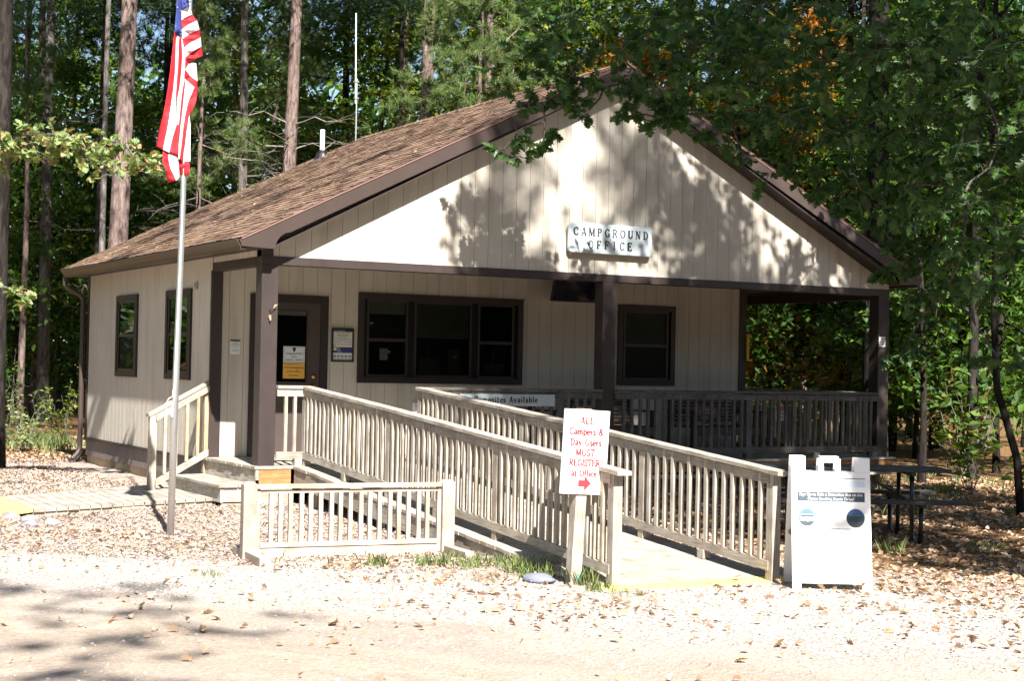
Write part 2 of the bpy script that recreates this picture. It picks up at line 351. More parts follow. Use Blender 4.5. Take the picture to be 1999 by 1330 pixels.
def sans(name, txt, size, loc, ex, ey, mat, parent, align='CENTER', ext=.0006, sx=1):
    cu = bpy.data.curves.new(name, 'FONT'); cu.body = txt; cu.size = size; cu.align_x = align; cu.extrude = ext
    cu.resolution_u = 2
    o = bpy.data.objects.new(name, cu); COL.objects.link(o)
    dg = bpy.context.evaluated_depsgraph_get(); me = bpy.data.meshes.new_from_object(o.evaluated_get(dg))
    bpy.data.objects.remove(o); me.materials.clear(); me.materials.append(mat)
    ex, ey = Vector(ex).normalized(), Vector(ey).normalized(); en = ex.cross(ey)
    m = Matrix((ex*sx, ey, en)).transposed().to_4x4(); m.translation = Vector(loc); me.transform(m)
    q = bpy.data.objects.new(name, me); COL.objects.link(q)
    if parent: q.parent = parent
    return q
EX, EZ, EN = Vector((1, 0, 0)), Vector((0, 0, 1)), Vector((0, -1, 0))
# ================================================================== THE OFFICE
W, PD, LY = 9.93, 1.81, 8.03          # width, porch depth, back wall
office = thing('campground_office', 'cream sided one-storey cabin with brown trim, shingled gable roof and covered front porch', 'building')
def top_z(x): xx = x if x <= W/2 else W-x; return 2.705+.497*(xx+.356)
def siding(mb, back, u0, u1, off, zb, zt, P, face=0.0):
    """vertical grooved boards between u0 and u1; zb/zt functions of u; P(u, outward, z)"""
    n0 = math.floor((u0-off)/.2032); u = off+n0*.2032
    while u < u1:
        a, b = max(u+.0028, u0), min(u+.2004, u1); u += .2032
        if b-a < .01: continue
        if zt(a)-zb(a) < .005 and zt(b)-zb(b) < .005: continue
        pk = [a, b]
        if a < W/2 < b and abs(zt(W/2)-zt(a)) > .01: pk = [a, W/2, b]
        poly = [P(a, face, zb(a)), P(b, face, zb(b))]+[P(q, face, zt(q)) for q in pk[::-1]]
        e = Vector(P(a, face-.010, 0))-Vector(P(a, face, 0)); mb.prism(poly, e)
FR = lambda u, w, z: (u, PD-w, z)
GF = lambda u, w, z: (u, .014-w, z)
LF = lambda u, w, z: (-w, u, z)
RF = lambda u, w, z: (8.62+w, u, z)
# walls --------------------------------------------------------------
m = M(); siding(m, None, .0, 8.62, 1.4514, lambda u: 0.004, lambda u: 2.62, FR)
w = m.build('front_wall_siding', CREAM, office)
m = M(); siding(m, None, .135, W-.005, .6227, lambda u: 2.512, lambda u: top_z(u)-.10, GF)
m.build('gable_siding', CREAM, office)
m = M(); siding(m, None, PD, LY, PD+.1, lambda u: -.034, lambda u: 2.62, LF)
siding(m, None, .21, PD-.01, PD+.1, lambda u: 2.512, lambda u: 2.60, LF)
m.build('side_wall_siding', CREAM, office)
m = M(); siding(m, None, PD, LY, PD+.1, lambda u: 0, lambda u: 2.62, RF); m.build('side_wall_siding', CREAM, office)
m = M()   # backing body behind the boards
m.box(.0105, 8.6095, PD+.0105, LY-.01, -.03, 2.60)
m.prism([(0.03, .05, 2.52), (W-.03, .05, 2.52), (W-.03, .05, 2.70), (W/2, .05, top_z(W/2)-.14), (.03, .05, 2.70)], (0, -.0255, 0))
m.prism([(0.0, LY, -.03), (8.62, LY, -.03), (W, LY, 2.6), (W/2, LY, 5.2), (0, LY, 2.6)], (0, .05, 0))
m.build('wall_sheathing', GROOVE, office)
m = M()
m.box(-.03, .012, PD+.02, LY+.02, -.078, -.036)
m.build('base_flashing', BROWN, office)
m = M(); m.box(.006, .03, PD+.02, LY-.02, -.335, -.0785); m.build('skirt_board', SKIRT, office)
m = M(); m.box(.045, 8.5, PD+.04, LY-.03, -1.0, -.336)
for k in range(15): m.box(.041, .0448, PD+.1+k*.41, PD+.49+k*.41, -.56, -.345)
m.build('foundation', CONC, office)
# corner boards ------------------------------------------------------
m = M(); m.box(-.014, .135, PD-.018, PD+.03, .004, 2.41); m.build('corner_board', BROWN, office)
m = M(); m.box(8.507, 8.64, PD-.018, PD+.06, .004, 2.60); m.build('corner_board', TRIMD, office)
m = M(); m.box(-.016, .03, LY-.09, LY+.015, -.034, 2.60); m.build('corner_board', BROWN, office)
m = M(); m.box(.002, .135, -.002, .05, 2.512, 2.66); m.build('corner_board', BROWN, office)
# posts and beams ----------------------------------------------------
for x in (0, 4.83, W-.21):
    m = M(); m.box(x+.0, x+.2075, .003, .21, .002, 2.409); m.build('porch_post', BROWN, office, bevel=.006)
m = M(); m.box(-.001, W, 0, .20, 2.41, 2.511); m.build('porch_beam', BROWN, office, bevel=.003)
m = M(); m.box(0, .14, .2105, PD-.0185, 2.40, 2.511); m.build('side_beam', BROWN, office)
m = M(); m.box(W-.17, W-.03, .2105, LY, 2.36, 2.511); m.build('side_beam', BROWN, office)
m = M(); m.box(W-.21, W, 5.6, 5.8, .002, 2.355); m.build('porch_post', BROWN, office)
m = M(); m.box(.15, W-.2, .06, PD-.002, 2.535, 2.56); m.box(8.65, W-.2, PD, LY, 2.535, 2.56); m.build('porch_ceiling', BROWN, office)
# roof ---------------------------------------------------------------
SH, nt, b = newmat('brown_shingles')
g = nt.nodes.new('ShaderNodeNewGeometry')
c = ramp(nt, g.outputs['Random Per Island'], [(0, (.075, .050, .042)), (.3, (.122, .082, .067)), (.6, (.17, .118, .095)), (.85, (.22, .155, .123)), (1, (.105, .085, .075))])
n = noise_tex(nt, 260, 2, .7, objvec(nt)); c = mixc(nt, .6, c, ramp(nt, n.outputs[0], [(.3, (.45, .42, .4)), (.7, (1.5, 1.45, 1.4))]), 'MULTIPLY')
n2 = noise_tex(nt, 1.1, 4, .6, objvec(nt)); c = mixc(nt, .7, c, ramp(nt, n2.outputs[0], [(.35, (.72, .7, .68)), (.65, (1.15, 1.1, 1.0))]), 'MULTIPLY')
nt.links.new(c, b.inputs['Base Color']); b.inputs['Roughness'].default_value = .95; b.inputs['Specular IOR Level'].default_value = .1
bump(nt, b, n.outputs[0], .5, .004)
Y0, Y1 = -.285, 8.45
def slope_pt(s, y, h, side):      # s metres up from the eave along the slope
    k = math.hypot(1, .497); x = -.375+s/k; z = 2.705+.497*(x+.356)-.006
    x2 = x-h*.497/k; z2 = z+h/k
    return (x2 if side < 0 else W-x2, y, z2)
SL = (W/2+.375)*math.hypot(1, .497)
for side in (-1, 1):
    m = M(); rr = random.Random(5+side)
    nc = int(SL/.143)+1
    for k in range(nc):
        s0 = k*.143; s1 = min(s0+.155, SL); y = Y0-rr.random()*.2
        while y < Y1:
            wd = rr.choice((.08, .12, .16, .2, .26)); a, bb = max(y, Y0), min(y+wd, Y1); y += wd
            if bb-a < .01: continue
            h = .006+rr.choice((0, .003, .007))+rr.random()*.002; ss = s0-rr.random()*.004
            P = lambda s, yy, hh: slope_pt(s, yy, hh, side)
            vs = [P(ss, a, h), P(ss, bb, h), P(s1, bb, .001), P(s1, a, .001), P(ss, a, 0), P(ss, bb, 0)]
            m.add(vs, [(0, 1, 2, 3), (4, 5, 1, 0), (0, 3, 4), (1, 5, 2)])
    rf = m.build('roof', SH, office)
    m = M()
    P = lambda s, h: Vector(slope_pt(s, Y0+.01, h, side))
    m.prism([P(0.0, -.002), P(SL, -.002), P(SL, -.03), P(0, -.03)], (0, Y1-Y0-.02, 0))
    m.build('roof_deck', BROWN, rf)
    if side < 0:
        roof_left = rf
        m = M(); m.tube([(4.03, 8.0, 4.86), (4.03, 8.0, 5.36)], .042, 16); m.build('vent_pipe', WHITEP, rf, smooth=False)
        m = M(); m.tube([(4.03, 8.0, 4.80), (4.03, 8.0, 4.93), (4.03, 8.0, 5.0)], [.16, .10, .052], 16); m.build('vent_boot', BLACK, rf)
m = M()
rr = random.Random(3)
for k in range(44):
    y = Y0+k*.2
    zt = top_z(W/2)+.012+(.004 if k % 2 else .0)
    m.add([(W/2-.15, y, zt-.075), (W/2, y, zt), (W/2+.15, y, zt-.075), (W/2-.15, y+.205, zt-.083), (W/2, y+.205, zt-.008), (W/2+.15, y+.205, zt-.083),
           (W/2-.15, y, zt-.095), (W/2+.15, y, zt-.095)], [(0, 1, 4, 3), (1, 2, 5, 4), (0, 6, 1), (1, 6, 7), (1, 7, 2)])
m.build('ridge_cap', SH, office)
# rake boards (with the boxed eave return), drip edge
def mir(p, s): return p if s < 0 else (W-p[0], p[1], p[2])
for s in (-1, 1):
    xs = [-.33, W/2]
    m = M()
    yb = -.27
    tb = lambda x: top_z(x)-.03
    low = lambda x: top_z(x)-.03-(.185)
    poly = [(-.34, tb(-.34)), (-.395, 2.672), (-.385, 2.655), (-.368, 2.625), (-.362, 2.592), (.03, 2.578), (.052, 2.583), (.060, 2.60), (.064, 2.64), (.085, 2.69), (.125, 2.735), (.18, 2.775), (.235, low(.235)), (W/2, low(W/2)), (W/2, tb(W/2))]
    m.prism([mir((x, yb, z), s) for x, z in poly], (0, .022, 0))
    m.build('rake_board', BROWN2, office)
    m = M(); m.prism([mir((x, yb-.006, z), s) for x, z in [(-.36, top_z(-.36)-.033), (W/2, top_z(W/2)-.033), (W/2, top_z(W/2)-.004), (-.36, top_z(-.36)-.004)]], (0, .05, 0))
    m.build('drip_edge', flat('reddish_drip_edge_paint', (.20, .115, .10), .45, 0, .08) if s < 0 else bpy.data.materials['reddish_drip_edge_paint'], office)
    m = M(); m.prism([mir((x, yb+.0225, z), s) for x, z in [(.03, 2.585), (W/2, low(W/2)+.0), (W/2, low(W/2)+.02), (0.03, 2.605)]], (0, .26, 0))
    m.build('soffit', BROWN, office)
    # eave fascia, soffit and gutter
    m = M(); m.prism([mir((x, -.245, z), s) for x, z in [(-.30, 2.58), (-.28, 2.58), (-.28, 2.70), (-.30, 2.69)]], (0, 8.68, 0)); m.build('fascia', BROWN, office)
    m = M(); m.prism([mir((x, -.245, z), s) for x, z in [(-.28, 2.583), (-.001, 2.583), (-.001, 2.60), (-.28, 2.60)]], (0, 8.6, 0)); m.build('soffit', BROWN, office)
    prof = [(-.302, 2.665), (-.302, 2.555), (-.365, 2.555), (-.372, 2.59), (-.388, 2.62), (-.405, 2.645), (-.42, 2.66), (-.42, 2.675), (-.408, 2.675), (-.405, 2.66), (-.37, 2.60), (-.36, 2.565), (-.308, 2.565), (-.308, 2.665)]
    m = M(); m.prism([mir((x, -.24, z), s) for x, z in prof], (0, 8.45, 0)); gt = m.build('gutter', BROWN2, office)
    m = M(); m.prism([mir((x, -.244, z), s) for x, z in [prof[i] for i in (0, 1, 2, 3, 4, 5, 6, 7)]], (0, .006, 0)); m.build('end_cap', BROWN2, gt)
m = M()
m.tube([(-.36, 8.13, 2.56), (-.36, 8.13, 2.44), (-.28, 8.12, 2.36), (-.12, 8.10, 2.28), (-.07, 8.09, 2.20), (-.07, 8.09, 1.0), (-.07, 8.09, -.20), (-.075, 8.08, -.30), (-.13, 8.05, -.38), (-.26, 8.0, -.41)], .042, 8)
ds = m.build('downspout', BROWN2, office)
m = M()
for k in range(9):
    t = k/8; m.tube([(-.073-.10*t*t-.02*t, 8.085-.05*t, -.22-.165*t), (-.075-.10*t*t-.03*t, 8.083-.05*t, -.228-.165*t)], .048, 8)
m.build('ribbed_elbow', BROWN2, ds)

# windows ------------------------------------------------------------
def wbox(m, P, u0, u1, w0, w1, z0, z1):
    a, b = Vector(P(u0, w0, z0)), Vector(P(u1, w1, z1))
    m.box(min(a.x, b.x), max(a.x, b.x), min(a.y, b.y), max(a.y, b.y), z0, z1)
def frame(m, P, u0, u1, z0, z1, t, w0, w1):
    wbox(m, P, u0, u1, w0, w1, z0, z0+t); wbox(m, P, u0, u1, w0, w1, z1-t, z1)
    wbox(m, P, u0, u0+t, w0, w1, z0+t, z1-t); wbox(m, P, u1-t, u1, w0, w1, z0+t, z1-t)
SASH = flat('dark_red_brown_sash', (.022, .011, .010), .4, 0, .1)
def pane(P, u0, u1, z0, z1, w, parent, mat=None):
    m = M(); a = [P(u0, w, z0), P(u1, w, z0), P(u1, w, z1), P(u0, w, z1)]; m.add(a, [(0, 1, 2, 3)]); m.build('pane', mat or GLASS, parent)
def window(P, u0, u1, z0, z1, sashes, trim=.085, label=None):
    m = M(); frame(m, P, u0, u1, z0, z1, trim, -.005, .032); fr = m.build('window', TRIMD, office, bevel=.002)
    if label: fr['label'] = label
    m = M(); wbox(m, P, u0+trim, u1-trim, -.004, .002, z0+trim, z1-trim); m.build('painted_dark_room', DARK, fr)  # painted dark sheet in place of an unlit room
    m = M()
    for s in sashes:
        a, b = s['u']; c0, c1 = s.get('z', (z0+trim+.035, z1-trim-.035))
        frame(m, P, a-.035, b+.035, c0-.035, c1+.035, .035, .0021, .024)
        if 'mid' in s: wbox(m, P, a, b, .0022, .021, s['mid']-.022, s['mid']+.022)
    m.build('sash', SASH, fr)
    for s in sashes:
        a, b = s['u']; c0, c1 = s.get('z', (z0+trim+.035, z1-trim-.035))
        cuts = [c0]+([s['mid']-.022, s['mid']+.022] if 'mid' in s else [])+[c1]
        for i in range(0, len(cuts), 2): pane(P, a, b, cuts[i], cuts[i+1], .012, fr, DIMGLASS if P is LF else GLASS)
        if 'blind' in s:
            z = s['blind'][0]; m = M()
            while z < s['blind'][1]:
                wbox(m, P, a+.01, b-.01, .0045, .0062, z, z+.017); z += .022
            m.build('blind', s['bm'], fr)
    return fr
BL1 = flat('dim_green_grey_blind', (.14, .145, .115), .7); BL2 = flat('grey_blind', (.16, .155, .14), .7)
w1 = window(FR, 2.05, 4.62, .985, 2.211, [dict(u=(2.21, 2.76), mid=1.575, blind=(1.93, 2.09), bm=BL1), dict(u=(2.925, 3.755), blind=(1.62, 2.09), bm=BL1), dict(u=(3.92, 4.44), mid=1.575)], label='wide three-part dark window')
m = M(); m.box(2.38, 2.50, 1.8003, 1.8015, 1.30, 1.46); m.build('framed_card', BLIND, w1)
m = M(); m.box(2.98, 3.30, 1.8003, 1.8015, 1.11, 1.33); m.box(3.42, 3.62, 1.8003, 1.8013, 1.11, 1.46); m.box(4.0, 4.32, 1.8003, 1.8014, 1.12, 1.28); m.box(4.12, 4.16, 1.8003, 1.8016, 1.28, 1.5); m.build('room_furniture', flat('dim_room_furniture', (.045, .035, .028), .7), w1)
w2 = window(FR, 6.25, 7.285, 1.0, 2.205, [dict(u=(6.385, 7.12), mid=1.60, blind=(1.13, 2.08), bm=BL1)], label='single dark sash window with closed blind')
for u0, u1 in ((2.62, 3.735), (5.14, 6.26)):
    window(LF, u0, u1, .98, 2.21, [dict(u=(u0+.16, u1-.16), mid=1.60, blind=(1.10, 1.57), bm=BL2)])
# door ---------------------------------------------------------------
m = M(); wbox(m, FR, .515, .63, -.004, .03, .004, 2.135); wbox(m, FR, 1.50, 1.612, -.004, .03, .004, 2.135); wbox(m, FR, .63, 1.50, -.004, .03, 2.035, 2.135)
m.build('door_frame', TRIMD, office, bevel=.002)
DBR = flat('door_brown_paint', (.055, .041, .037), .45, 0, .08)
m = M(); wbox(m, FR, .632, 1.498, -.003, .002, .006, 2.033)
wbox(m, FR, .632, .735, .0021, .020, .006, 2.033); wbox(m, FR, 1.325, 1.498, .0021, .020, .006, 2.033); wbox(m, FR, .735, 1.325, .0021, .020, 1.945, 2.033); wbox(m, FR, .735, 1.325, .0021, .020, .006, .965)
dr = m.build('door', DBR, office)
m = M(); frame(m, FR, .735, 1.325, .965, 1.945, .022, .0022, .025); m.build('glazing_bead', BROWN, dr)
m = M(); wbox(m, FR, .757, 1.303, .0022, .003, .987, 1.923); m.build('painted_dark_room', DARK, dr)  # dark sheet behind the door glass, painted as unlit room
pane(FR, .757, 1.303, .987, 1.923, .009, dr)
m = M(); wbox(m, FR, .76, 1.30, .0035, .007, 1.865, 1.922); m.build('blind_valance', flat('valance_white', (.5, .5, .46), .6), dr)
m = M(); m.tube([(1.41, PD-.02, .93), (1.41, PD-.05, .93), (1.41, PD-.06, .93), (1.41, PD-.085, .93), (1.41, PD-.092, .93)], [.03, .014, .026, .028, .012], 14); m.build('door_knob', BRASS, dr, smooth=True)
m = M(); m.tube([(1.41, PD-.02, 1.063), (1.41, PD-.036, 1.063)], [.03, .026], 14); m.build('deadbolt', BRASS, dr, smooth=True)
m = M(); wbox(m, FR, .62, 1.51, -.0, .09, .0035, .02); m.build('threshold', GALV, dr)

# ================================================================== DECK, STEPS, RAMP
deck = thing('porch_deck', 'grey weathered plank porch floor raised on lattice skirting under the cabin roof', 'deck')
def boards(m, a, bfn, n0, step, wd, rr, th=.03):
    pass
m = M(); rr = random.Random(2)
y = -.055
while y < PD-.02:
    wd = min(.138, PD-.004-y); j = rr.uniform(3, 6); e0 = -.07+rr.uniform(-.008, .008); e1 = 10.06+rr.uniform(-.008, .008)
    for a, b_ in ((e0, j), (j+.004, e1)): m.box(a, b_, y, y+wd, -.032+rr.uniform(-.001, 0), -.002+rr.uniform(0, .002))
    y += .145
y = PD+.002
while y < LY:
    m.box(8.66, 10.06+rr.uniform(-.008, .008), y, y+.138, -.032, -.001+rr.uniform(-.001, .001)); y += .145
m.build('deck_boards', WX, deck)
m = M(); m.box(.0, .40, -.045, -.007, -.235, -.034); m.build('rim_board', WORANGE, deck)
m = M(); m.box(2.26, 10.0, -.04, -.005, -.165, -.034); m.build('rim_board', WORANGE, deck)
m = M(); m.box(.0, .42, -.043, -.008, -.43, -.238); m.build('rim_board', WX, deck)
m = M(); m.box(-.045, -.005, -.045, PD+.15, -.165, -.034); m.build('rim_board', WY, deck)
m = M(); m.box(2.26, 9.80, -.30, -.045, -.235, -.197); m.build('ledge_board', WX, deck, bevel=.004)
m = M()
for x in (2.3, 4, 5.7, 7.4, 9.66): m.box(x, x+.09, -.05, .04, -.6, -.24)
for x in (3, 6, 9): m.box(x, x+.09, 1.0, 1.09, -.6, -.035)
m.build('footing_post', WZ, deck)
m = M()
def clip(x0, x1, z0, z1, cx, k):
    pts = []
    for z in (z0, z1):
        x = cx+k*(z-z0); pts.append([x, z])
    for p, q in ((0, 1), (1, 0)):
        if pts[p][0] < x0: pts[p][1] += k*(x0-pts[p][0]); pts[p][0] = x0
        if pts[p][0] > x1: pts[p][1] += k*(x1-pts[p][0]); pts[p][0] = x1
    return pts
x = 2.0
while x < 9.9:
    for k, yy in ((1, -.03), (-1, -.0365)):
        (ax, az), (bx, bz) = clip(2.3, 9.66, -.50, -.24, x, k)
        if abs(ax-bx) > .03: m.beam((ax, yy, az), (bx, yy, bz), .006, .034, up=(-k, 0, 1))
    x += .072
lat = m.build('lattice', WX, deck)

steps = thing('entry_steps', 'short weathered wooden steps beside the left porch post', 'steps')
m = M()
m.box(-.505, -.27, -.075, 1.80, -.245, -.21); m.box(-.262, -.05, -.07, 1.79, -.245, -.209); m.build('tread', WY, steps, bevel=.004)
m = M(); m.box(-.475, -.44, -.05, 1.78, -.42, -.247); m.build('riser', WY, steps)
m = M(); m.box(-.44, -.05, -.045, -.01, -.415, -.248); m.build('side_board', WX, steps)
m = M(); m.box(-.46, .42, -.05, -.008, -.52, -.432); m.build('ground_board', WX, steps)
m = M(); m.box(-.05, -.046, -.04, 1.78, -.208, -.166); m.build('riser', WY, steps)

walk = thing('boardwalk', 'low grey plank walkway leading left from the entry steps with yellow end', 'boardwalk')
N0, N1 = Vector((-.30, .30, -.385)), Vector((-2.73, -.54, -.39)); F0, F1 = Vector((-.08, 2.66, -.385)), Vector((-2.73, 1.16, -.39))
m = M(); n = 18
def plank(m, t0, t1, mm, dz=0, top=.0):
    a, b_ = N0.lerp(N1, t0), N0.lerp(N1, t1); c_, d_ = F0.lerp(F1, t1), F0.lerp(F1, t0); j = Vector((0, 1, 0))*mm.uniform(-.012, .012)
    vs = [a+j, b_+j, c_+j, d_+j]; lo = [v-Vector((0, 0, .035)) for v in vs]
    m.add(lo+vs, [(0, 3, 2, 1), (4, 5, 6, 7), (0, 1, 5, 4), (1, 2, 6, 5), (2, 3, 7, 6), (3, 0, 4, 7)])
for k in range(n): plank(m, k/n+.002, (k+1)/n-.002, rr)
m.build('planks', WY, walk)
m = M(); 
for k in range(6):
    t0 = 1+k/16+.002; t1 = 1+(k+1)/16-.002
    a, b_ = N0.lerp(N1, t0), N0.lerp(N1, t1); c_, d_ = F0.lerp(F1, t1), F0.lerp(F1, t0)
    vs = []
    for v, t in ((a, t0), (b_, t1), (c_, t1), (d_, t0)): vs.append(v-Vector((0, 0, (t-1)*.18)))
    lo = [v-Vector((0, 0, .03)) for v in vs]
    m.add(lo+vs, [(0, 3, 2, 1), (4, 5, 6, 7), (0, 1, 5, 4), (1, 2, 6, 5), (2, 3, 7, 6), (3, 0, 4, 7)])
m.build('yellow_end_planks', YELW, walk)
m = M(); m.beam(N0+Vector((0, .04, -.075)), N1+Vector((0, .04, -.075)), .038, .08); m.beam(F0+Vector((0, -.04, -.075)), F1+Vector((0, -.04, -.075)), .038, .08)
m.build('side_joist', WX, walk)

# ramp ---------------------------------------------------------------
SLP = .083
def rz_(y): return -SLP*max(0, -y-.15)
RX0, RX1, RE = .42, 2.34, -7.12
rp = thing('access_ramp', 'long weathered plank wheelchair ramp sloping from porch to the gravel', 'ramp')
m = M(); my = M(); y = -.062; rr = random.Random(8)
while y > RE:
    y2 = max(y-.138, RE); mm = my if y < RE+.42 else m
    j = rr.uniform(-.007, .007); dz = rr.uniform(-.001, .001)
    vs = [(RX0+j, y2, rz_(y2)-.004+dz), (RX1+j, y2, rz_(y2)-.004+dz), (RX1+j, y, rz_(y)-.004+dz), (RX0+j, y, rz_(y)-.004+dz)]
    lo = [(a, b_, c-.034) for a, b_, c in vs]
    mm.add(lo+vs, [(0, 3, 2, 1), (4, 5, 6, 7), (0, 1, 5, 4), (1, 2, 6, 5), (2, 3, 7, 6), (3, 0, 4, 7)]); y -= .144
m.build('ramp_boards', WX, rp); my.build('yellow_end_boards', YELW, rp)
for x in (RX0+.03, RX1-.03):
    m = M(); m.prism([(x-.019, -.07, rz_(-.07)-.04), (x-.019, RE+.1, rz_(RE)-.04), (x-.019, RE+.1, rz_(RE)-.06), (x-.019, -4.6, -.60), (x-.019, -4.2, rz_(-4.2)-.22), (x-.019, -.07, -.24)], (.038, 0, 0)); m.build('side_joist', WY, rp)
m = M()
for y in (-.5, -2.4, -4): 
    for x in (RX0+.10, RX1-.14): m.box(x, x+.07, y-.09, y, -.6, rz_(y)-.05)
m.build('footing_post', WZ, rp)

# railings -----------------------------------------------------------
def slab_bal(name, h, mat, parent, loc):
    m = M(); m.box(-.019, .019, -.019, .019, 0, h); return m.build(name, mat, parent, loc=loc)
def railing(name, label, a, b, posts, blocks=(), spacing=.13, zf=None, cap=(0, 0), H=.963, sub_side=-1, mats=None, group=None, capmat=None, post_top=None, balmat=None, gaps=()):
    """a, b: plan points of the railing line; posts in metres from a; zf(x, y) = walking surface height"""
    a, b = Vector((a[0], a[1], 0)), Vector((b[0], b[1], 0)); L = (b-a).length; d = (b-a)/L; nrm = Vector((d.y, -d.x, 0))*-sub_side
    P = lambda t, z, off=0: Vector((a.x+d.x*t+nrm.x*off, a.y+d.y*t+nrm.y*off, zf(a.x+d.x*t, a.y+d.y*t)+z))
    ax = 'x' if abs(d.x) > abs(d.y) else 'y'; WH = mats or {'x': WX, 'y': WY}[ax]
    root = thing(name, label, 'railing', (a.x, a.y, zf(a.x, a.y)), group=group)
    inv = -Vector(root.location)
    def B(m, nm, mt, loc=None, bevel=0):
        m.v = [tuple(Vector(v)+inv) for v in m.v]; return m.build(nm, mt, root, bevel=bevel)
    # long members follow the surface in pieces so that the slope break is kept
    kn = sorted(set([-cap[0], L+cap[1]]+[p for p in posts if 0 < p < L]))
    def run(nm, z, off, w, h, t0, t1, mt):
        ts = [t0]+[t for t in kn if t0+.05 < t < t1-.05]+[t1]; m = M()
        for i in range(len(ts)-1): m.beam(P(ts[i], z, off), P(ts[i+1]-.0015, z, off), w, h)
        return B(m, nm, mt, bevel=.003)
    run('cap_rail', H-.019, 0, .14, .038, -cap[0], L+cap[1], capmat or WH)
    run('top_rail', H-.087, .034, .036, .085, 0, L, WH)
    run('bottom_rail', .125, .034, .036, .085, 0, L, WH)
    for p in posts:
        c = P(p, 0); m = M(); m.box(c.x-.045, c.x+.045, c.y-.045, c.y+.045, c.z-.01, c.z+(post_top or H-.040)); B(m, 'post', balmat if balmat == DGZ else WZ, bevel=.004)
    for p in blocks:
        c = P(p, 0, .02); m = M(); m.box(c.x-.045, c.x+.045, c.y-.045, c.y+.045, c.z-.0, c.z+.082); B(m, 'support_block', WZ)
    ps = sorted(list(posts)); first = None
    hb = H-.045-.168
    edges = [0]+ps+[L]
    for i in range(len(edges)-1):
        s0, s1 = edges[i], edges[i+1]
        if s1-s0 < .15: continue
        n = max(1, round((s1-s0)/spacing)-1)
        for k in range(n):
            t = s0+(s1-s0)*(k+1)/(n+1)
            if any(g0 < t < g1 for g0, g1 in gaps): continue
            loc = P(t, .168, .034)+inv
            if first is None:
                first = slab_bal('baluster', hb, balmat or WZ, root, loc); 
            else:
                q = first.copy(); COL.objects.link(q); q.location = loc; q.parent = root; q.rotation_euler = (R.uniform(-.006, .006), R.uniform(-.006, .006), R.uniform(-.12, .12)); q.scale = (1, 1, R.uniform(.992, 1.008))
            
    return root
ZR = lambda x, y: rz_(y)
DZ = lambda x, y: 0.0
railing('ramp_railing', 'weathered ramp handrail on the near side, running down to the red-lettered sign', (.60, -.02), (.60, -6.82), [0, 2.40, 4.80, 6.80], [1.26, 3.6, 5.87], .1285, ZR, (.06, .14), group='railings along the ramp')
railing('ramp_railing', 'weathered ramp handrail on the far side, ending beside the white sandwich board', (2.125, -.06), (2.125, -7.0), [.0, 2.58, 4.96, 6.94], [1.3, 3.8, 5.97], .130, ZR, (.06, .14), group='railings along the ramp')
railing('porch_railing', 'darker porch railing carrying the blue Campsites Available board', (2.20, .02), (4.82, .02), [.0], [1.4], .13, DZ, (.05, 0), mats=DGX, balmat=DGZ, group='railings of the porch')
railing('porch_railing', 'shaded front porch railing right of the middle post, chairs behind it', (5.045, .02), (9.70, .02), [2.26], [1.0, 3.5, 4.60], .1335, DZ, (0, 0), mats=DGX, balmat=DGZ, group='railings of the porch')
railing('porch_railing', 'stub of railing between left porch post and the ramp', (.215, .02), (.555, .02), [], [.28], .115, DZ, (0, .0), group='railings of the porch')
railing('porch_railing', 'sunlit tan side railing at the right end of the porch', (9.80, .25), (9.80, 5.5), [1.8, 3.9], [1.0, 3.0], .125, DZ, (0, 0), mats=WFRESH, capmat=WY, balmat=WFRESHZ, group='railings of the porch')
# stair rail
st = thing('stair_railing', 'short sloping handrail with orange-tan upper post beside the entry steps', 'railing')
LO, UP = Vector((-.78, 1.70, 0)), Vector((-.02, 1.86, 0))
m = M(); m.box(LO.x-.045, LO.x+.045, LO.y-.045, LO.y+.045, -.40, .54); m.build('post', WZ, st, bevel=.004)
m = M(); m.box(UP.x-.045, UP.x+.045, UP.y-.045, UP.y+.045, -.21, .90); m.build('post', WFRESHZ, st, bevel=.004)
def sp(t, z0, z1): v = LO.lerp(UP, t); return Vector((v.x, v.y, z0+(z1-z0)*t))
m = M(); m.beam(sp(-.09, .575, .955), sp(1.10, .575, .955), .10, .036); m.build('cap_rail', WX, st, bevel=.003)
m = M(); m.beam(sp(0, .51, .885)+Vector((.03, -.064, 0)), sp(1, .51, .885)+Vector((0, -.064, 0)), .036, .07); m.build('top_rail', WX, st)
m = M(); m.beam(sp(0, -.31, .06)+Vector((.03, -.064, 0)), sp(1, -.31, .06)+Vector((0, -.064, 0)), .036, .085); m.build('bottom_rail', WX, st)
for k in range(4):
    t = (k+1)/5; p = sp(t, -.27, .10); q = sp(t, .48, .85); m = M(); m.box(p.x-.019, p.x+.019, p.y-.045-.038, p.y-.0455, p.z, q.z); m.build('baluster', WFRESHZ if k > 1 else WZ, st)
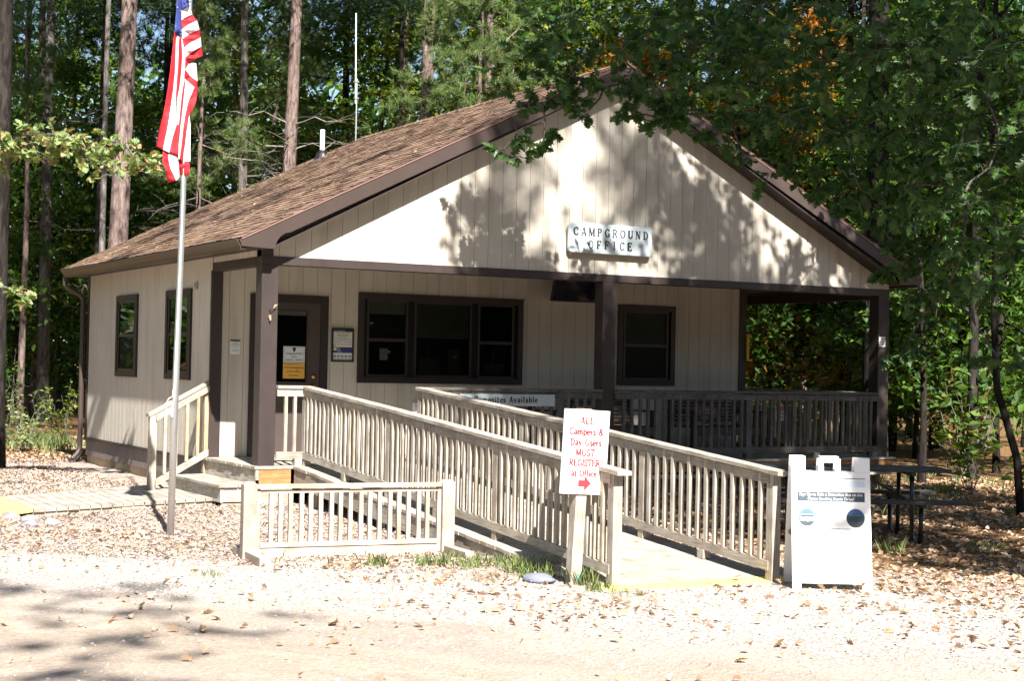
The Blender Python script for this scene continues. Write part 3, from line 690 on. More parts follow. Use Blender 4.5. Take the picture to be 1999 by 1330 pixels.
# ================================================================== SMALL THINGS
# screen fence in front
fa, fb = Vector((-1.66, -4.26, 0)), Vector((.235, -4.47, 0)); fd = (fb-fa).normalized(); fn = Vector((fd.y, -fd.x, 0))
fen = thing('screen_fence', 'free-standing beige composite fence panel with capped posts near the flagpole', 'fence', (fa.x, fa.y, gz(*fa.xy)), math.atan2(fd.y, fd.x))
FL = (fb-fa).length
for x in (0, FL):
    m = M(); m.box(x-.062, x+.062, -.062, .062, .0, .665); m.prism([(x-.062, -.062, .665), (x+.062, -.062, .665), (x+.035, -.035, .69), (x-.035, -.035, .69)], (0, 0, .0)) if 0 else None
    m.add([(x-.062, -.062, .665), (x+.062, -.062, .665), (x+.062, .062, .665), (x-.062, .062, .665), (x-.04, -.04, .69), (x+.04, -.04, .69), (x+.04, .04, .69), (x-.04, .04, .69)], [(4, 5, 6, 7), (0, 1, 5, 4), (1, 2, 6, 5), (2, 3, 7, 6), (3, 0, 4, 7)])
    m.build('post', COMPZ, fen, bevel=.004)
    m = M(); s = 1 if x == 0 else -1; m.box(min(x+s*.064, x+s*.10), max(x+s*.064, x+s*.10), -.02, .02, .09, .625); m.build('side_batten', COMPZ, fen)
    m = M(); m.box(x-.045, x+.045, -.62, .42, -.03, .075); m.build('foot', COMPX, fen, bevel=.004)
m = M(); m.box(.064, FL-.064, -.045, .045, .627, .665); m.build('top_rail', COMPX, fen, bevel=.003)
m = M(); m.box(.102, FL-.102, -.018, .018, .585, .612); m.build('under_rail', COMPX, fen)
m = M(); m.box(.102, FL-.102, -.03, .03, .095, .135); m.box(.064, FL-.064, -.018, .018, -.02, .0945); m.build('bottom_rail', COMPX, fen)
m = M(); m.box(.05, FL-.05, -.60, -.56, -.05, .02); m.build('ground_rail', COMPX, fen)
nb = 17
for k in range(nb):
    x = .102+(FL-.204)*(k+1)/(nb+1); m = M(); m.box(-.019, .019, -.019, .019, 0, .45); m.build('baluster', COMPZ, fen, loc=(x+(.008 if k % 3 == 0 else 0), 0, .135))
# flagpole and flag
fp = thing('flagpole', 'brushed aluminium flagpole standing in wood chips left of the fence', 'flagpole', (-1.83, -2.5, -.50))
m = M(); m.tube([(0, 0, -.1), (.02, 0, 1.5), (.045, 0, 3), (.08, 0, 6), (.10, 0, 7.5)], [.036, .033, .029, .024, .02], 20); m.build('pole', GALV, fp, smooth=True)
m = M(); m.tube([(.10, 0, 7.5), (.10, 0, 7.56), (.10, 0, 7.62), (.10, 0, 7.66)], [.01, .055, .055, .01], 14); m.build('finial_ball', BRASS, fp, smooth=True)
m = M(); m.beam((-.022, -.03, 1.18), (-.022, -.035, 1.33), .015, .02, up=(0, 1, 0)); m.tube([(-.03, -.03, 1.2), (-.075, -.04, 1.23), (-.09, -.04, 1.30), (-.06, -.04, 1.36), (-.02, -.035, 1.38), (-.015, -.035, 1.45)], .0045, 6); m.build('cleat_rope', WHITEP, fp)
m = M(); m.tube([(-.01, -.033, 1.3), (.03, -.032, 3), (.09, -.026, 7.3)], .003, 5); m.build('halyard', WHITEP, fp)
FABR, FABW, FABB = [flat(n_, c_, .75, 0, .04, 40, .3) for n_, c_ in (('red_flag_cloth', (.60, .018, .03)), ('white_flag_cloth', (.78, .78, .80)), ('blue_flag_cloth', (.022, .035, .17)))]
for mt_ in (FABR, FABW):
    nt = mt_.node_tree; b = nt.nodes['Principled BSDF']; out = [n for n in nt.nodes if n.type == 'OUTPUT_MATERIAL'][0]
    t = nt.nodes.new('ShaderNodeBsdfTranslucent'); src = b.inputs['Base Color'].links[0].from_socket; nt.links.new(src, t.inputs[0])
    mx = nt.nodes.new('ShaderNodeMixShader'); mx.inputs[0].default_value = .3
    nt.links.new(b.outputs[0], mx.inputs[1]); nt.links.new(t.outputs[0], mx.inputs[2]); nt.links.new(mx.outputs[0], out.inputs[0])
flag = M()
def fx(px, py, extra=0):
    """cloth drawing units to metres on the hanging flag, with fold depth"""
    qx, qy = 280+px/3.5, py/3.5
    x = -3.694+.00523*qx+.000121*qy; z = 4.645+.00055*qx-.005114*qy
    dep = .035*math.sin((px-215)*.072+py*.004)+.012*math.sin(px*.021+py*.013)
    return (x, -2.56+dep+extra, z)
R_, W_, B_ = 0, 1, 2
polys = [
 (B_, [(213, -160), (252, -160), (250, 0), (248, 258), (222, 238), (195, 225), (205, 110)]),
 (B_, [(252, -160), (300, -160), (315, 35), (290, 50), (248, 78), (250, 0)]),
 (W_, [(248, 78), (290, 50), (315, 35), (328, 97), (290, 115), (249, 142)]),
 (R_, [(249, 142), (290, 115), (328, 97), (347, 147), (300, 170), (250, 206)]),
 (W_, [(250, 206), (300, 170), (347, 147), (360, 208), (305, 235), (252, 270)]),
 (R_, [(252, 270), (305, 235), (360, 208), (378, 258), (315, 290), (256, 335)]),
 (W_, [(256, 335), (315, 290), (378, 258), (388, 318), (330, 350), (262, 402)]),
 (R_, [(262, 402), (330, 350), (388, 318), (401, 380), (345, 405), (305, 430), (268, 482)]),
 (W_, [(268, 482), (305, 430), (340, 440), (356, 560), (310, 520)]),
 (R_, [(262, 480), (268, 482), (310, 520), (356, 560), (358, 612), (320, 590), (270, 545), (264, 545)]),
 (R_, [(195, 225), (222, 238), (205, 520), (180, 720), (150, 860), (118, 1025), (85, 1000), (125, 780), (160, 500)]),
 (W_, [(222, 238), (237, 258), (228, 400), (214, 620), (214, 850), (165, 1045), (118, 1025), (150, 860), (180, 720), (205, 520)]),
 (R_, [(237, 258), (248, 258), (246, 400), (236, 560), (218, 700), (214, 620), (228, 400)]),
 (W_, [(248, 258), (262, 402), (262, 480), (258, 560), (245, 640), (222, 860), (214, 850), (218, 700), (236, 560), (246, 400)]),
 (R_, [(214, 850), (222, 860), (215, 1070), (165, 1045)]),
 (R_, [(258, 560), (264, 545), (275, 600), (258, 700), (235, 850), (219, 990), (222, 860), (245, 640)]),
 (W_, [(270, 545), (320, 590), (330, 605), (300, 690), (275, 800), (262, 860), (225, 1098), (217, 1090), (219, 990), (235, 850), (258, 700), (275, 600), (264, 545)]),
 (R_, [(330, 605), (320, 590), (358, 612), (345, 692), (300, 790), (285, 900), (265, 1112), (225, 1098), (262, 860), (275, 800), (300, 690)]),
 (W_, [(300, 790), (303, 900), (303, 1112), (265, 1112), (285, 900)]),
 (R_, [(303, 1112), (300, 1190), (265, 1217), (245, 1180), (220, 1098), (265, 1112)]),
 (R_, [(120, 1028), (165, 1045), (160, 1080), (115, 1110)]),
 (R_, [(115, 1110), (160, 1080), (210, 1237), (166, 1248)]),
 (W_, [(160, 1080), (165, 1045), (215, 1070), (246, 1215), (210, 1237)])]
bmf = bmesh.new()
from mathutils.geometry import tessellate_polygon
for mi, pl in polys:
    # densify the outline so that folds bend it
    pts = []
    for i in range(len(pl)):
        a, b = pl[i], pl[(i+1) % len(pl)]; n = max(1, int(math.dist(a, b)/40))
        for k in range(n): pts.append((a[0]+(b[0]-a[0])*k/n, a[1]+(b[1]-a[1])*k/n))
    low = pl[0][1] > 1020
    vs = [bmf.verts.new(fx(px, py, .02 if low else 0)) for px, py in pts]
    for tri in tessellate_polygon([[Vector((p[0], p[1], 0)) for p in pts]]):
        try: f = bmf.faces.new([vs[i] for i in tri]); f.material_index = mi
        except ValueError: pass
bmesh.ops.remove_doubles(bmf, verts=bmf.verts, dist=.0008)
bmesh.ops.subdivide_edges(bmf, edges=[e for e in bmf.edges if e.calc_length() > .03], cuts=2, use_grid_fill=True)
for v in bmf.verts:
    v.co.y += .007*noise.noise(v.co*9)+.002*noise.noise(v.co*40)
for (sx_, sy_, sr) in [(233, 20, 12), (240, 80, 11), (222, 105, 10), (231, 155, 14), (213, 190, 14), (240, 215, 9), (295, 12, 15), (262, 5, 10), (215, 60, 8), (235, -50, 13), (285, -50, 14), (262, -90, 12), (225, -100, 12)]:
    vv = []
    for k in range(10):
        a = math.pi*k/5+.3; r_ = sr if k % 2 == 0 else sr*.42
        p = fx(sx_+r_*math.sin(a), sy_-r_*math.cos(a)); vv.append(bmf.verts.new((p[0], p[1]-.016, p[2])))
    f = bmf.faces.new(vv); f.material_index = W_
me = bpy.data.meshes.new('flag'); bmf.to_mesh(me); bmf.free()
for q in (FABR, FABW, FABB): me.materials.append(q)
me.polygons.foreach_set('use_smooth', [True]*len(me.polygons))
fo = bpy.data.objects.new('flag', me); COL.objects.link(fo)
s_ = fo.modifiers.new('thick', 'SOLIDIFY'); s_.thickness = .0012
tag(fo, 'limp red, white and blue striped flag with stars hanging on the metal pole', 'flag')

# registration sign
sg = thing('register_sign', 'white sign with red lettering and arrow on a leaning weathered post', 'sign', (.34, -6.60, -.575))
sg.rotation_euler = (0, math.radians(3.0), 0)
m = M(); m.box(-.052, .052, -.045, .045, -.2, 1.478); m.build('post', WZ, sg, bevel=.004)
pn = thing('sign_panel', None, None); bpy.data.objects.remove(pn)
pw, ph, pc = .222, .352, 1.117
m = M(); m.box(-pw, pw, -.062, -.0455, pc-ph, pc+ph); panel = m.build('sign_panel', WHITE, sg, bevel=.003)
m = M(); t_ = .004
for (x0, x1, z0, z1) in ((-pw+.014, pw-.014, pc+ph-.022, pc+ph-.022+t_), (-pw+.014, pw-.014, pc-ph+.018, pc-ph+.018+t_), (-pw+.014, -pw+.014+t_, pc-ph+.022, pc+ph-.022), (pw-.014-t_, pw-.014, pc-ph+.022, pc+ph-.022)):
    m.box(x0, x1, -.0635, -.0621, z0, z1)
m.build('border_line', RED2, panel)
m = M(); o_ = (0, -.0621, pc)
for txt, y_, h_ in (('ALL', .232, .062), ('Campers &', .142, .060), ('Day Users', .052, .060), ('MUST', -.034, .060), ('REGISTER', -.118, .058), ('at Office', -.204, .056)):
    serif_text(m, txt, 0, y_, h_, o_, EX, EZ, EN, track=.001 if txt != 'REGISTER' else -.002, T=.25, t=.15, depth=.0012)
m.build('lettering', RED2, panel)
m = M(); m.prism([(-.052, -.0621, pc-.30), (.008, -.0621, pc-.30), (.008, -.0621, pc-.338), (.075, -.0621, pc-.273), (.008, -.0621, pc-.208), (.008, -.0621, pc-.246), (-.052, -.0621, pc-.246)][::-1], (0, -.0012, 0))
ar = m.build('arrow', RED, panel); ar.location = (0, 0, .012)
m = M(); m.box(-.0, .03, -.0466, -.0455, .05, .10); m.build('green_tag', flat('green_tag_paint', (.10, .30, .22), .5), sg)
m = M()
rk = random.Random(4)
def rock(name, loc, s, mat, label, cat='stone', group=None, seed=1):
    bm = bmesh.new(); bmesh.ops.create_icosphere(bm, subdivisions=3, radius=1)
    for v in bm.verts:
        d = 1+.22*noise.noise(v.co*1.3+Vector((seed*7.1, 0, 0)))+.13*noise.noise(v.co*3.1+Vector((seed, 3, 0)))+.05*noise.noise(v.co*8)
        v.co = Vector((v.co.x*s[0]*d, v.co.y*s[1]*d, max(v.co.z, -.4)*s[2]*d))
    me = bpy.data.meshes.new(name); bm.to_mesh(me); bm.free(); me.materials.append(mat)
    me.polygons.foreach_set('use_smooth', [True]*len(me.polygons))
    o = bpy.data.objects.new(name, me); COL.objects.link(o); o.location = loc; o.rotation_euler = (0, 0, seed*.9); return tag(o, label, cat, group)
rock('flat_stone', (.16, -6.35, -.545), (.17, .11, .05), ROCKB, 'larger blue-grey flat stone left of the sign post', seed=2)
rock('flat_stone', (.50, -6.46, -.555), (.09, .07, .04), ROCKB, 'small blue-grey stone right of the sign post', seed=5)
for i, (x, y, s, mt, lb) in enumerate([(-2.86, -.95, .11, ROCK, 'rounded grey stone nearest the yellow end of the boardwalk'), (-2.70, -1.25, .10, flat('pale_rock', (.33, .32, .30), .8, 0, .1, 6), 'pale stone right of the grey ones by the boardwalk'), (-2.93, -1.30, .09, ROCKB, 'dark blue-grey stone beside the boardwalk end'), (-3.0, -.7, .12, ROCK, 'large stone half hidden behind the others by the boardwalk')]):
    rock('stone', (x, y, gz(x, y)+.0), (s, s*.8, s*.62), mt, lb, seed=i+11)

# gable sign
gs = thing('office_sign', 'long pale blue rounded board reading CAMPGROUND OFFICE on the gable', 'sign', (4.885, -.03, 2.975), 0)
m = M(); hw, hh, rr_ = .662, .200, .055; poly = []
for cx, cz, a0 in ((hw-rr_, hh-rr_, 0), (-hw+rr_, hh-rr_, 90), (-hw+rr_, -hh+rr_, 180), (hw-rr_, -hh+rr_, 270)):
    for k in range(6): a = math.radians(a0+k*18); poly.append((cx+rr_*math.cos(a), -.045, cz+rr_*math.sin(a)))
m.prism(poly, (0, .045, 0)); bd = m.build('board', SIGNB, gs, bevel=.008)
m = M(); m.box(-.60, .64, .0005, .03, -.235, -.18); m.build('mounting_strip', flat('sign_mount_tan', (.42, .36, .28), .8), gs)
m = M()
for txt, y_, wt in (('CAMPGROUND', .030, [1.25, .95, 1.2, .9, 1, .7, .8, 1.3, 1, 1]), ('OFFICE', -.135, [.75, 1.25, .95, .8, .95, 1.7])):
    adv = .1235; n = len(txt)
    for i, ch in enumerate(txt):
        cxp = (i-(n-1)/2)*adv+(.0 if txt[0] == 'C' else -.01)
        serif_text(m, ch, cxp, y_, .108, (0, -.0455, 0), EX, EZ, EN, T=.165*wt[i], t=.08*wt[i], depth=.006)
m.build('lettering', INK, bd)

# campsites board on the porch rail
cs = thing('campsites_sign', 'pale blue board reading Campsites Available hung on the porch railing', 'sign', (3.36, -.055, .808))
m = M(); m.box(-.70, .70, -.012, .012, -.075, .078); b2 = m.build('board', SIGNB, cs, bevel=.002)
m = M(); serif_text(m, 'Campsites Available', -.033, -.03, .078, (0, -.0125, 0), EX, EZ, EN, track=.009, T=.21, t=.11, depth=.002); m.build('lettering', INK, b2)
m = M()
for x in (-.64, .64): m.tube([(x, -.0125, 0), (x, -.016, 0)], .008, 8)
m.build('screw', GALV, b2)

# sandwich board
ab = thing('sandwich_board', 'tall white plastic A-frame sign advertising a driverless bus ride beside the ramp end', 'sign', (2.395, -7.40, -.585), math.radians(-30.5))
PW, PH, TL = .335, 1.115, .085     # half width, height, lean of each leaf
def leaf(front):
    s = -1 if front else 1
    Q = lambda x, y, z: (x, s*(.235-z*.205/PH*1.0+y), z)
    m = M()
    def blk(x0, x1, z0, z1, d0=0, d1=.022):
        a = [Q(x0, d0, z0), Q(x1, d0, z0), Q(x1, d0, z1), Q(x0, d0, z1)]
        m.prism(a, Vector(Q(0, d1, 0))-Vector(Q(0, d0, 0)))
    blk(-PW, PW, .055, .985); blk(-PW, -PW+.075, -.0, .055); blk(PW-.085, PW, -.0, .055)
    blk(-PW, -PW+.125, .985, PH); blk(PW-.13, PW, .985, PH-.01)
    blk(-.10, -.055, .985, PH-.02); blk(.045, .09, .985, PH-.02); blk(-.055, .045, 1.06, PH-.012)
    blk(-.085, .075, PH-.012, PH)
    return m, Q
for fr_ in (True, False):
    m, Q = leaf(fr_); o = m.build('front_panel' if fr_ else 'rear_panel', WHITEP, ab, bevel=.005)
    if fr_: fp_, QF = o, Q
for sx in (-1, 1):
    m = M(); m.prism([(sx*(PW-.012), -.215, .10), (sx*(PW-.012), .215, .10), (sx*(PW-.012), .06, PH-.13), (sx*(PW-.012), -.06, PH-.13)], (-sx*.010, 0, 0)) if 0 else None
m = M(); m.beam((-PW+.03, -.14, .45), (-PW+.03, .14, .45), .02, .03); m.beam((PW-.03, -.14, .45), (PW-.03, .14, .45), .02, .03); m.build('spreader', BLACK, ab)
nrm_ = Vector((0, -1, .205/PH)).normalized(); upv = Vector((0, .205/PH, 1)).normalized()
def on(x, z, d): p = Vector(QF(x, .022, z)); return p+nrm_*d
def sheet(name, x0, x1, z0, z1, mat, d, parent):
    m = M(); m.add([on(x0, z0, d), on(x1, z0, d), on(x1, z1, d), on(x0, z1, d)], [(0, 1, 2, 3)]); return m.build(name, mat, parent)
pos = sheet('poster', -PW+.045, PW-.045, .13, .925, WHITE, .0015, fp_)
m = M(); frs = [on(-PW+.045, .926, .001), on(PW-.045, .926, .001), on(PW-.045, .933, .001), on(-PW+.045, .933, .001)]; m.add(frs, [(0, 1, 2, 3)]); m.build('poster_edge', INKG, fp_)
sheet('pale_blue_band', .13, PW-.05, .86, .91, flat('very_pale_blue_print', (.60, .68, .80), .5, 0, .04), .0022, pos)
sheet('banner', -PW+.05, PW-.05, .735, .815, SLATE, .0025, pos)
def atext(txt, size, x, z, mat, par, d=.0035, al='CENTER', sx=1): return sans('lettering', txt, size, on(x, z, d), (1, 0, 0), upv, mat, par, al, sx=sx)
atext('Sign Up to Ride a Driverless Bus on the', .036, .0, .782, WHITE, pos, sx=.92)
atext('Pierce Stocking Scenic Drive!', .036, .0, .746, WHITE, pos, sx=.92)
def disc(name, x, z, r, mat, d, par, zlo=-1, zhi=1, n=28):
    pts = []
    for k in range(n):
        a = 2*math.pi*k/n; zz = max(zlo, min(zhi, math.sin(a))); pts.append(on(x+r*math.cos(a), z+r*zz, d))
    m = M(); m.add(pts, [tuple(range(n))]); return m.build(name, mat, par)
dl = disc('round_bus_picture', -.205, .60, .073, BUSB, .0025, pos)
sheet('picture_detail', -.262, -.140, .575, .625, WHITE, .003, dl)
sheet('picture_detail', -.258, -.145, .603, .62, flat('bus_window_print', (.02, .05, .08), .5), .0034, dl)
disc('picture_detail', -.20, .572, .016, BUSD, .0037, dl); disc('picture_detail', -.20, .572, .008, WHITE, .004, dl)
disc('picture_detail', -.205, .60, .072, BUSG, .0029, dl, -1, -.45)
dr_ = disc('round_bus_picture', .205, .60, .078, BUSD, .0025, pos)
disc('picture_detail', .205, .60, .077, flat('sky_print', (.035, .075, .22), .5), .0029, dr_, .35, 1)
disc('picture_detail', .205, .60, .077, BUSG, .0029, dr_, -1, -.38)
sheet('picture_detail', .15, .268, .617, .624, flat('green_print', (.05, .16, .10), .5), .0033, dr_)
for k in range(6): sheet('picture_detail', .155+.018*k, .166+.018*k, .592, .612, flat('bus_glass_print', (.02, .05, .07), .4) if k == 0 else bpy.data.materials['bus_glass_print'], .0035, dr_)
atext('https://www.dunesshuttle.com/pilot', .015, .0, .505, INK, pos, sx=1.5)
for zz, tx in ((.475, 'Riding the bus is free: tours run along the scenic drive'), (.456, 'this fall. Register here at the campground office'), (.437, 'for the next available departure.')):
    atext(tx, .0125, .035, zz, INK, pos, sx=1.3)

# picnic table
pt = thing('picnic_table', 'dark grey picnic table with attached benches and bent pipe legs', 'picnic table', (5.10, -4.60, -.545), math.radians(-29.3))
for k in range(5): m = M(); m.box(-1.15, 1.02, -.37+k*.149, -.37+k*.149+.141, .735, .772); m.build('table_plank', TABLEW, pt, bevel=.003)
for s in (-1, 1):
    for k in range(2): m = M(); m.box(-1.10, 1.12, s*.72-.14+k*.142, s*.72-.14+k*.142+.136, .43, .466); m.build('bench_plank', TABLEW, pt, bevel=.003)
for x in (-.72, .62):
    for q in (-1, 1):
        m = M(); m.tube([(x, q*.28, .735), (x, q*.30, .40), (x, q*.31, .1), (x, q*.33, .02), (x, q*.45, -.02), (x, q*.62, .0), (x, q*.66, .06), (x, q*.70, .42)], .024, 10); m.build('leg', BLACK, pt, smooth=True)
    m = M(); m.beam((x, -.80, .41), (x, .80, .41), .05, .035); m.beam((x, -.37, .715), (x, .37, .715), .05, .035); m.build('cross_bar', BLACK, pt)
    m = M(); m.beam((x, 0, .42), (x+(.5 if x < 0 else -.5), 0, .71), .03, .03); m.build('brace', BLACK, pt)

# benches on the porch
def bench(x0, x1, label, seat=.42):
    t = thing('slat_bench', label, 'bench', ((x0+x1)/2, 1.35, 0), group='slatted benches on the porch'); h = (x1-x0)/2
    m = M()
    for k in range(4): m.box(-h, h, -.25+k*.125, -.25+k*.125+.11, seat-.03, seat)
    m.build('seat', DARKW, t)
    m = M(); m.box(-h, h, -.30, -.262, seat-.14, seat-.02); m.build('apron', flat('bench_apron_brown', (.12, .08, .065), .55) if 'bench_apron_brown' not in bpy.data.materials else bpy.data.materials['bench_apron_brown'], t)
    m = M()
    for k in range(8): z = seat+.05+k*.052; m.box(-h+.045, h-.045, .29+k*.008, .31+k*.008, z, z+.034)
    m.build('backrest', DARKW, t)
    for s in (-1, 1):
        m = M(); m.box(s*h-.035, s*h+.035, .31, .36, 0, seat+.46); m.box(s*h-.035, s*h+.035, -.29, -.22, 0, seat+.20); m.build('leg', DARKW, t)
        m = M(); m.box(s*h-.045, s*h+.045, -.32, .36, seat+.2, seat+.23); m.build('armrest', DARKW, t)
bench(5.35, 6.42, 'dark slat-back bench seen just right of the middle post')
bench(7.15, 8.35, 'dark slat-back bench by the right end of the cabin wall')
bench(3.95, 4.72, 'dark slat-back seat left of the middle post behind the sign board')

# things on the wall -------------------------------------------------
cs_ = thing('framed_notice_board', 'black framed campground rules poster between door and wide window', 'poster', (1.829, PD-.03, 1.49))
m = M(); frame(m, FR, 1.668, 1.99, 1.262, 1.718, .022, 0, .03)
m.v = [(x-1.829, y-PD+.03, z-1.49) for x, y, z in m.v]; m.build('frame', BLACK, cs_, bevel=.003)
def wsheet(name, x0, x1, z0, z1, mat, y, par, org):
    m = M(); m.add([(x0-org[0], y-org[1], z0-org[2]), (x1-org[0], y-org[1], z0-org[2]), (x1-org[0], y-org[1], z1-org[2]), (x0-org[0], y-org[1], z1-org[2])], [(0, 1, 2, 3)]); return m.build(name, mat, par)
og = (1.829, PD-.03, 1.49); yy = PD-.012
sh = wsheet('poster_sheet', 1.69, 1.968, 1.284, 1.696, PAPER, yy, cs_, og)
wsheet('black_header', 1.69, 1.968, 1.668, 1.696, BLACK, yy-.001, sh, og)
wsheet('yellow_bar', 1.69, 1.968, 1.492, 1.504, PAPERY, yy-.001, sh, og)
wsheet('highlight', 1.745, 1.915, 1.612, 1.632, HILITE, yy-.001, sh, og)
wsheet('navy_block', 1.69, 1.968, 1.385, 1.462, NAVY, yy-.001, sh, og)
for k in range(5):
    wsheet('thumbnail_photo', 1.70+k*.054, 1.737+k*.054, 1.328, 1.350, INKG, yy-.001, sh, og); wsheet('thumbnail_bar', 1.70+k*.054, 1.737+k*.054, 1.292, 1.300, BUSD, yy-.001, sh, og)
def wt(txt, size, x, z, mat, par, org=og, y=yy-.002, al='CENTER', sx=1): return sans('lettering', txt, size, (x-org[0], y-org[1], z-org[2]), (1, 0, 0), (0, 0, 1), mat, par, al, sx=sx)
wt('Camping Information', .018, 1.70, 1.677, PAPER, sh, al='LEFT'); wt('D.H. DAY CAMPGROUND', .018, 1.83, 1.645, INK, sh); wt('RESERVATIONS ONLY', .018, 1.83, 1.617, INK, sh)
wt('May through October', .014, 1.83, 1.594, INK, sh)
for z_, t_x in ((1.574, 'All campers must have a reservation before setting up'), (1.562, 'camp. Reservations may be made by phone or online'), (1.550, 'up to six months ahead.')): wt(t_x, .0105, 1.83, z_, INKG, sh)
wt('1-877-444-6777', .016, 1.70, 1.526, INK, sh, al='LEFT'); wt('www.recreation.gov', .014, 1.85, 1.528, NAVY, sh, al='LEFT'); wt('FEES', .016, 1.70, 1.474, INK, sh, al='LEFT')
for i, t_x in enumerate(('BUY', 'YOUR', 'PASS', 'ONLINE')): wt(t_x, .0185, 1.752, 1.443-i*.0165, PAPER, sh, al='LEFT')
wsheet('white_square', 1.70, 1.742, 1.415, 1.455, PAPER, yy-.0015, sh, og)

nt1 = thing('small_wall_notice', 'small pale notice with dark header on siding left of the door', 'notice', (.32, PD-.004, 1.43)); o1 = (.32, PD-.004, 1.43)
m = M(); m.box(-.066, .066, -.002, .002, -.095, .092); pl = m.build('sheet', PAPER, nt1)
wsheet('header', .254, .386, 1.502, 1.522, BLACK, PD-.0068, pl, o1)
for i, t_x in enumerate(('This facility', 'uses improved', 'waste system to save', 'the waters.', '', 'Thank you for', 'your support.')): wt(t_x, .0155, .32, 1.484-i*.0185, INKG, pl, o1, PD-.0075)
nd = thing('hours_notice', 'white office hours notice with arrowhead emblem on the door glass', 'notice', (1.137, PD-.012, 1.35)); o2 = (1.137, PD-.012, 1.35)
m = M(); m.box(-.152, .152, -.0006, .0006, -.108, .106); pl = m.build('sheet', PAPER, nd)
m = M(); fr2 = lambda u, w, z: (u, -.0010-w*.0005, z); frame(m, fr2, -.138, .138, -.094, .092, .0025, 0, 1); m.build('border', INKG, pl)
m = M(); m.add([(x_*.026, -.0016, .062+z_*.034) for x_, z_ in [(0, -1.1), (-.5, -.55), (-.85, .1), (-1, .65), (-.55, .82), (0, 1), (.55, .82), (1, .65), (.85, .1), (.5, -.55)]], [tuple(range(10))]); m.build('arrowhead_emblem', BUSD, pl)
wt('Campground Office', .030, 1.137, 1.352, INK, pl, o2, PD-.0145); wt('Hours', .028, 1.137, 1.312, INK, pl, o2, PD-.0145); wt('8:00 A.M. - 7:00 P.M.', .027, 1.137, 1.268, INK, pl, o2, PD-.0145)
ny = thing('group_notice', 'orange-yellow notice about one camping group on the door glass', 'notice', (1.137, PD-.012, 1.135)); o3 = (1.137, PD-.012, 1.135)
m = M(); m.box(-.152, .152, -.0006, .0006, -.106, .102); pl = m.build('sheet', PAPERY, ny)
BRINK = flat('brown_ink', (.10, .05, .012), .6)
wt('Please help us keep safe', .019, 1.01, 1.212, BRINK, pl, o3, PD-.0145, 'LEFT'); wt('One camping group', .034, 1.137, 1.165, BRINK, pl, o3, PD-.0145); wt('in the office', .040, 1.137, 1.112, BRINK, pl, o3, PD-.0145); wt('at a time.', .038, 1.137, 1.062, BRINK, pl, o3, PD-.0145)

mo = thing('wall_monitor', 'dark flat monitor tilted down from the porch ceiling near the middle post', 'monitor', (5.22, 1.30, 2.42)); 
m = M(); m.obox((0, 0, 0), (.40, 0, 0), (0, .02, .006), (0, -.07, .23)); m.build('casing', BLACK, mo, bevel=.004)
SCR, nt, b = newmat('dark_screen_glass'); b.inputs['Base Color'].default_value = (.008, .009, .02, 1); b.inputs['Roughness'].default_value = .03; b.inputs['Specular IOR Level'].default_value = .8
m = M(); m.obox((0, -.022, -.004), (.385, 0, 0), (0, .001, .0003), (0, -.065, .215)); m.build('screen', SCR, mo)
m = M(); m.box(-.03, .03, .02, PD-1.30, .0, .04); m.build('bracket', BLACK, mo)
m = M(); m.box(-.56, .42, .485, .507, -.22, .10); m.build('mounting_board', CREAM, mo)

vn = thing('wall_vent', 'white louvred wall vent low on the porch wall behind the far ramp rail', 'vent', (3.02, PD-.02, .56))
m = M(); m.box(-.12, .12, -.015, .018, -.16, .16); m.build('housing', WHITEP, vn, bevel=.004)
m = M()
for k in range(7): m.beam((-.10, -.02, -.13+k*.04), (.10, -.02, -.13+k*.04), .012, .004, up=(0, -.5, 1))
m.build('louvre', WHITEP, vn)
ns = thing('no_smoking_sign', 'tiny white NO SMOKING plate on the right porch post', 'sign', (W-.14, -.002, 1.725)); 
m = M(); m.box(-.062, .062, -.003, .002, -.075, .075); pl = m.build('plate', WHITE, ns)
sans('lettering', 'NO', .055, (0.02, -.004, .02), (1, 0, 0), (0, 0, 1), INK, pl); sans('lettering', 'SMOKING', .025, (0, -.004, -.01), (1, 0, 0), (0, 0, 1), INK, pl); sans('lettering', 'within 25 feet', .016, (0, -.004, -.04), (1, 0, 0), (0, 0, 1), INKG, pl)
yh = thing('yellow_bracket', 'upright yellow metal bracket on the right corner of the cabin wall', 'bracket', (8.655, PD-.03, 1.62))
m = M(); m.box(-.018, .018, -.02, .02, -.19, .19); m.build('bar', YEL, yh, bevel=.003); m = M(); m.box(-.02, .075, -.03, .03, -.215, -.1905); m.box(-.03, .05, -.03, .03, .1905, .205); m.build('end_plate', YEL, yh)
# chain with closed-area sign
ch = thing('yellow_chain', 'sagging yellow plastic chain across the shaded porch passage', 'chain', (8.05, .30, .80))
m = M(); n = 26
for k in range(n):
    t = k/(n-1); x = -.62+1.30*t; z = .10-.165*(1-(2*t-1.0)**2)+.03*t*0; a = math.atan2(.165*4*(2*t-1.0), 1.30)
    dx, dz = math.cos(a)*.02, math.sin(a)*.02
    up_ = Vector((-math.sin(a), 0, math.cos(a))) if k % 2 else Vector((0, 1, 0)); c_ = Vector((x, 0, z)); d_ = Vector((dx, 0, dz))
    pts = [c_+d_*1.25*math.cos(q)+up_*.012*math.sin(q) for q in [i*math.pi/4 for i in range(9)]]
    m.tube(pts, .0042, 5, cap=False)
m.build('links', flat('yellow_plastic', (.75, .80, .12), .4), ch)
cl = thing('employees_sign', 'small red and white area closed sign hanging from the yellow chain', 'sign', (8.12, .285, .645))
m = M(); m.box(-.095, .095, -.002, .002, -.115, .10); pl = m.build('plate', WHITE, cl)
m = M(); m.box(-.088, .088, -.0035, -.0021, .03, .092); m.build('red_block', RED, pl)
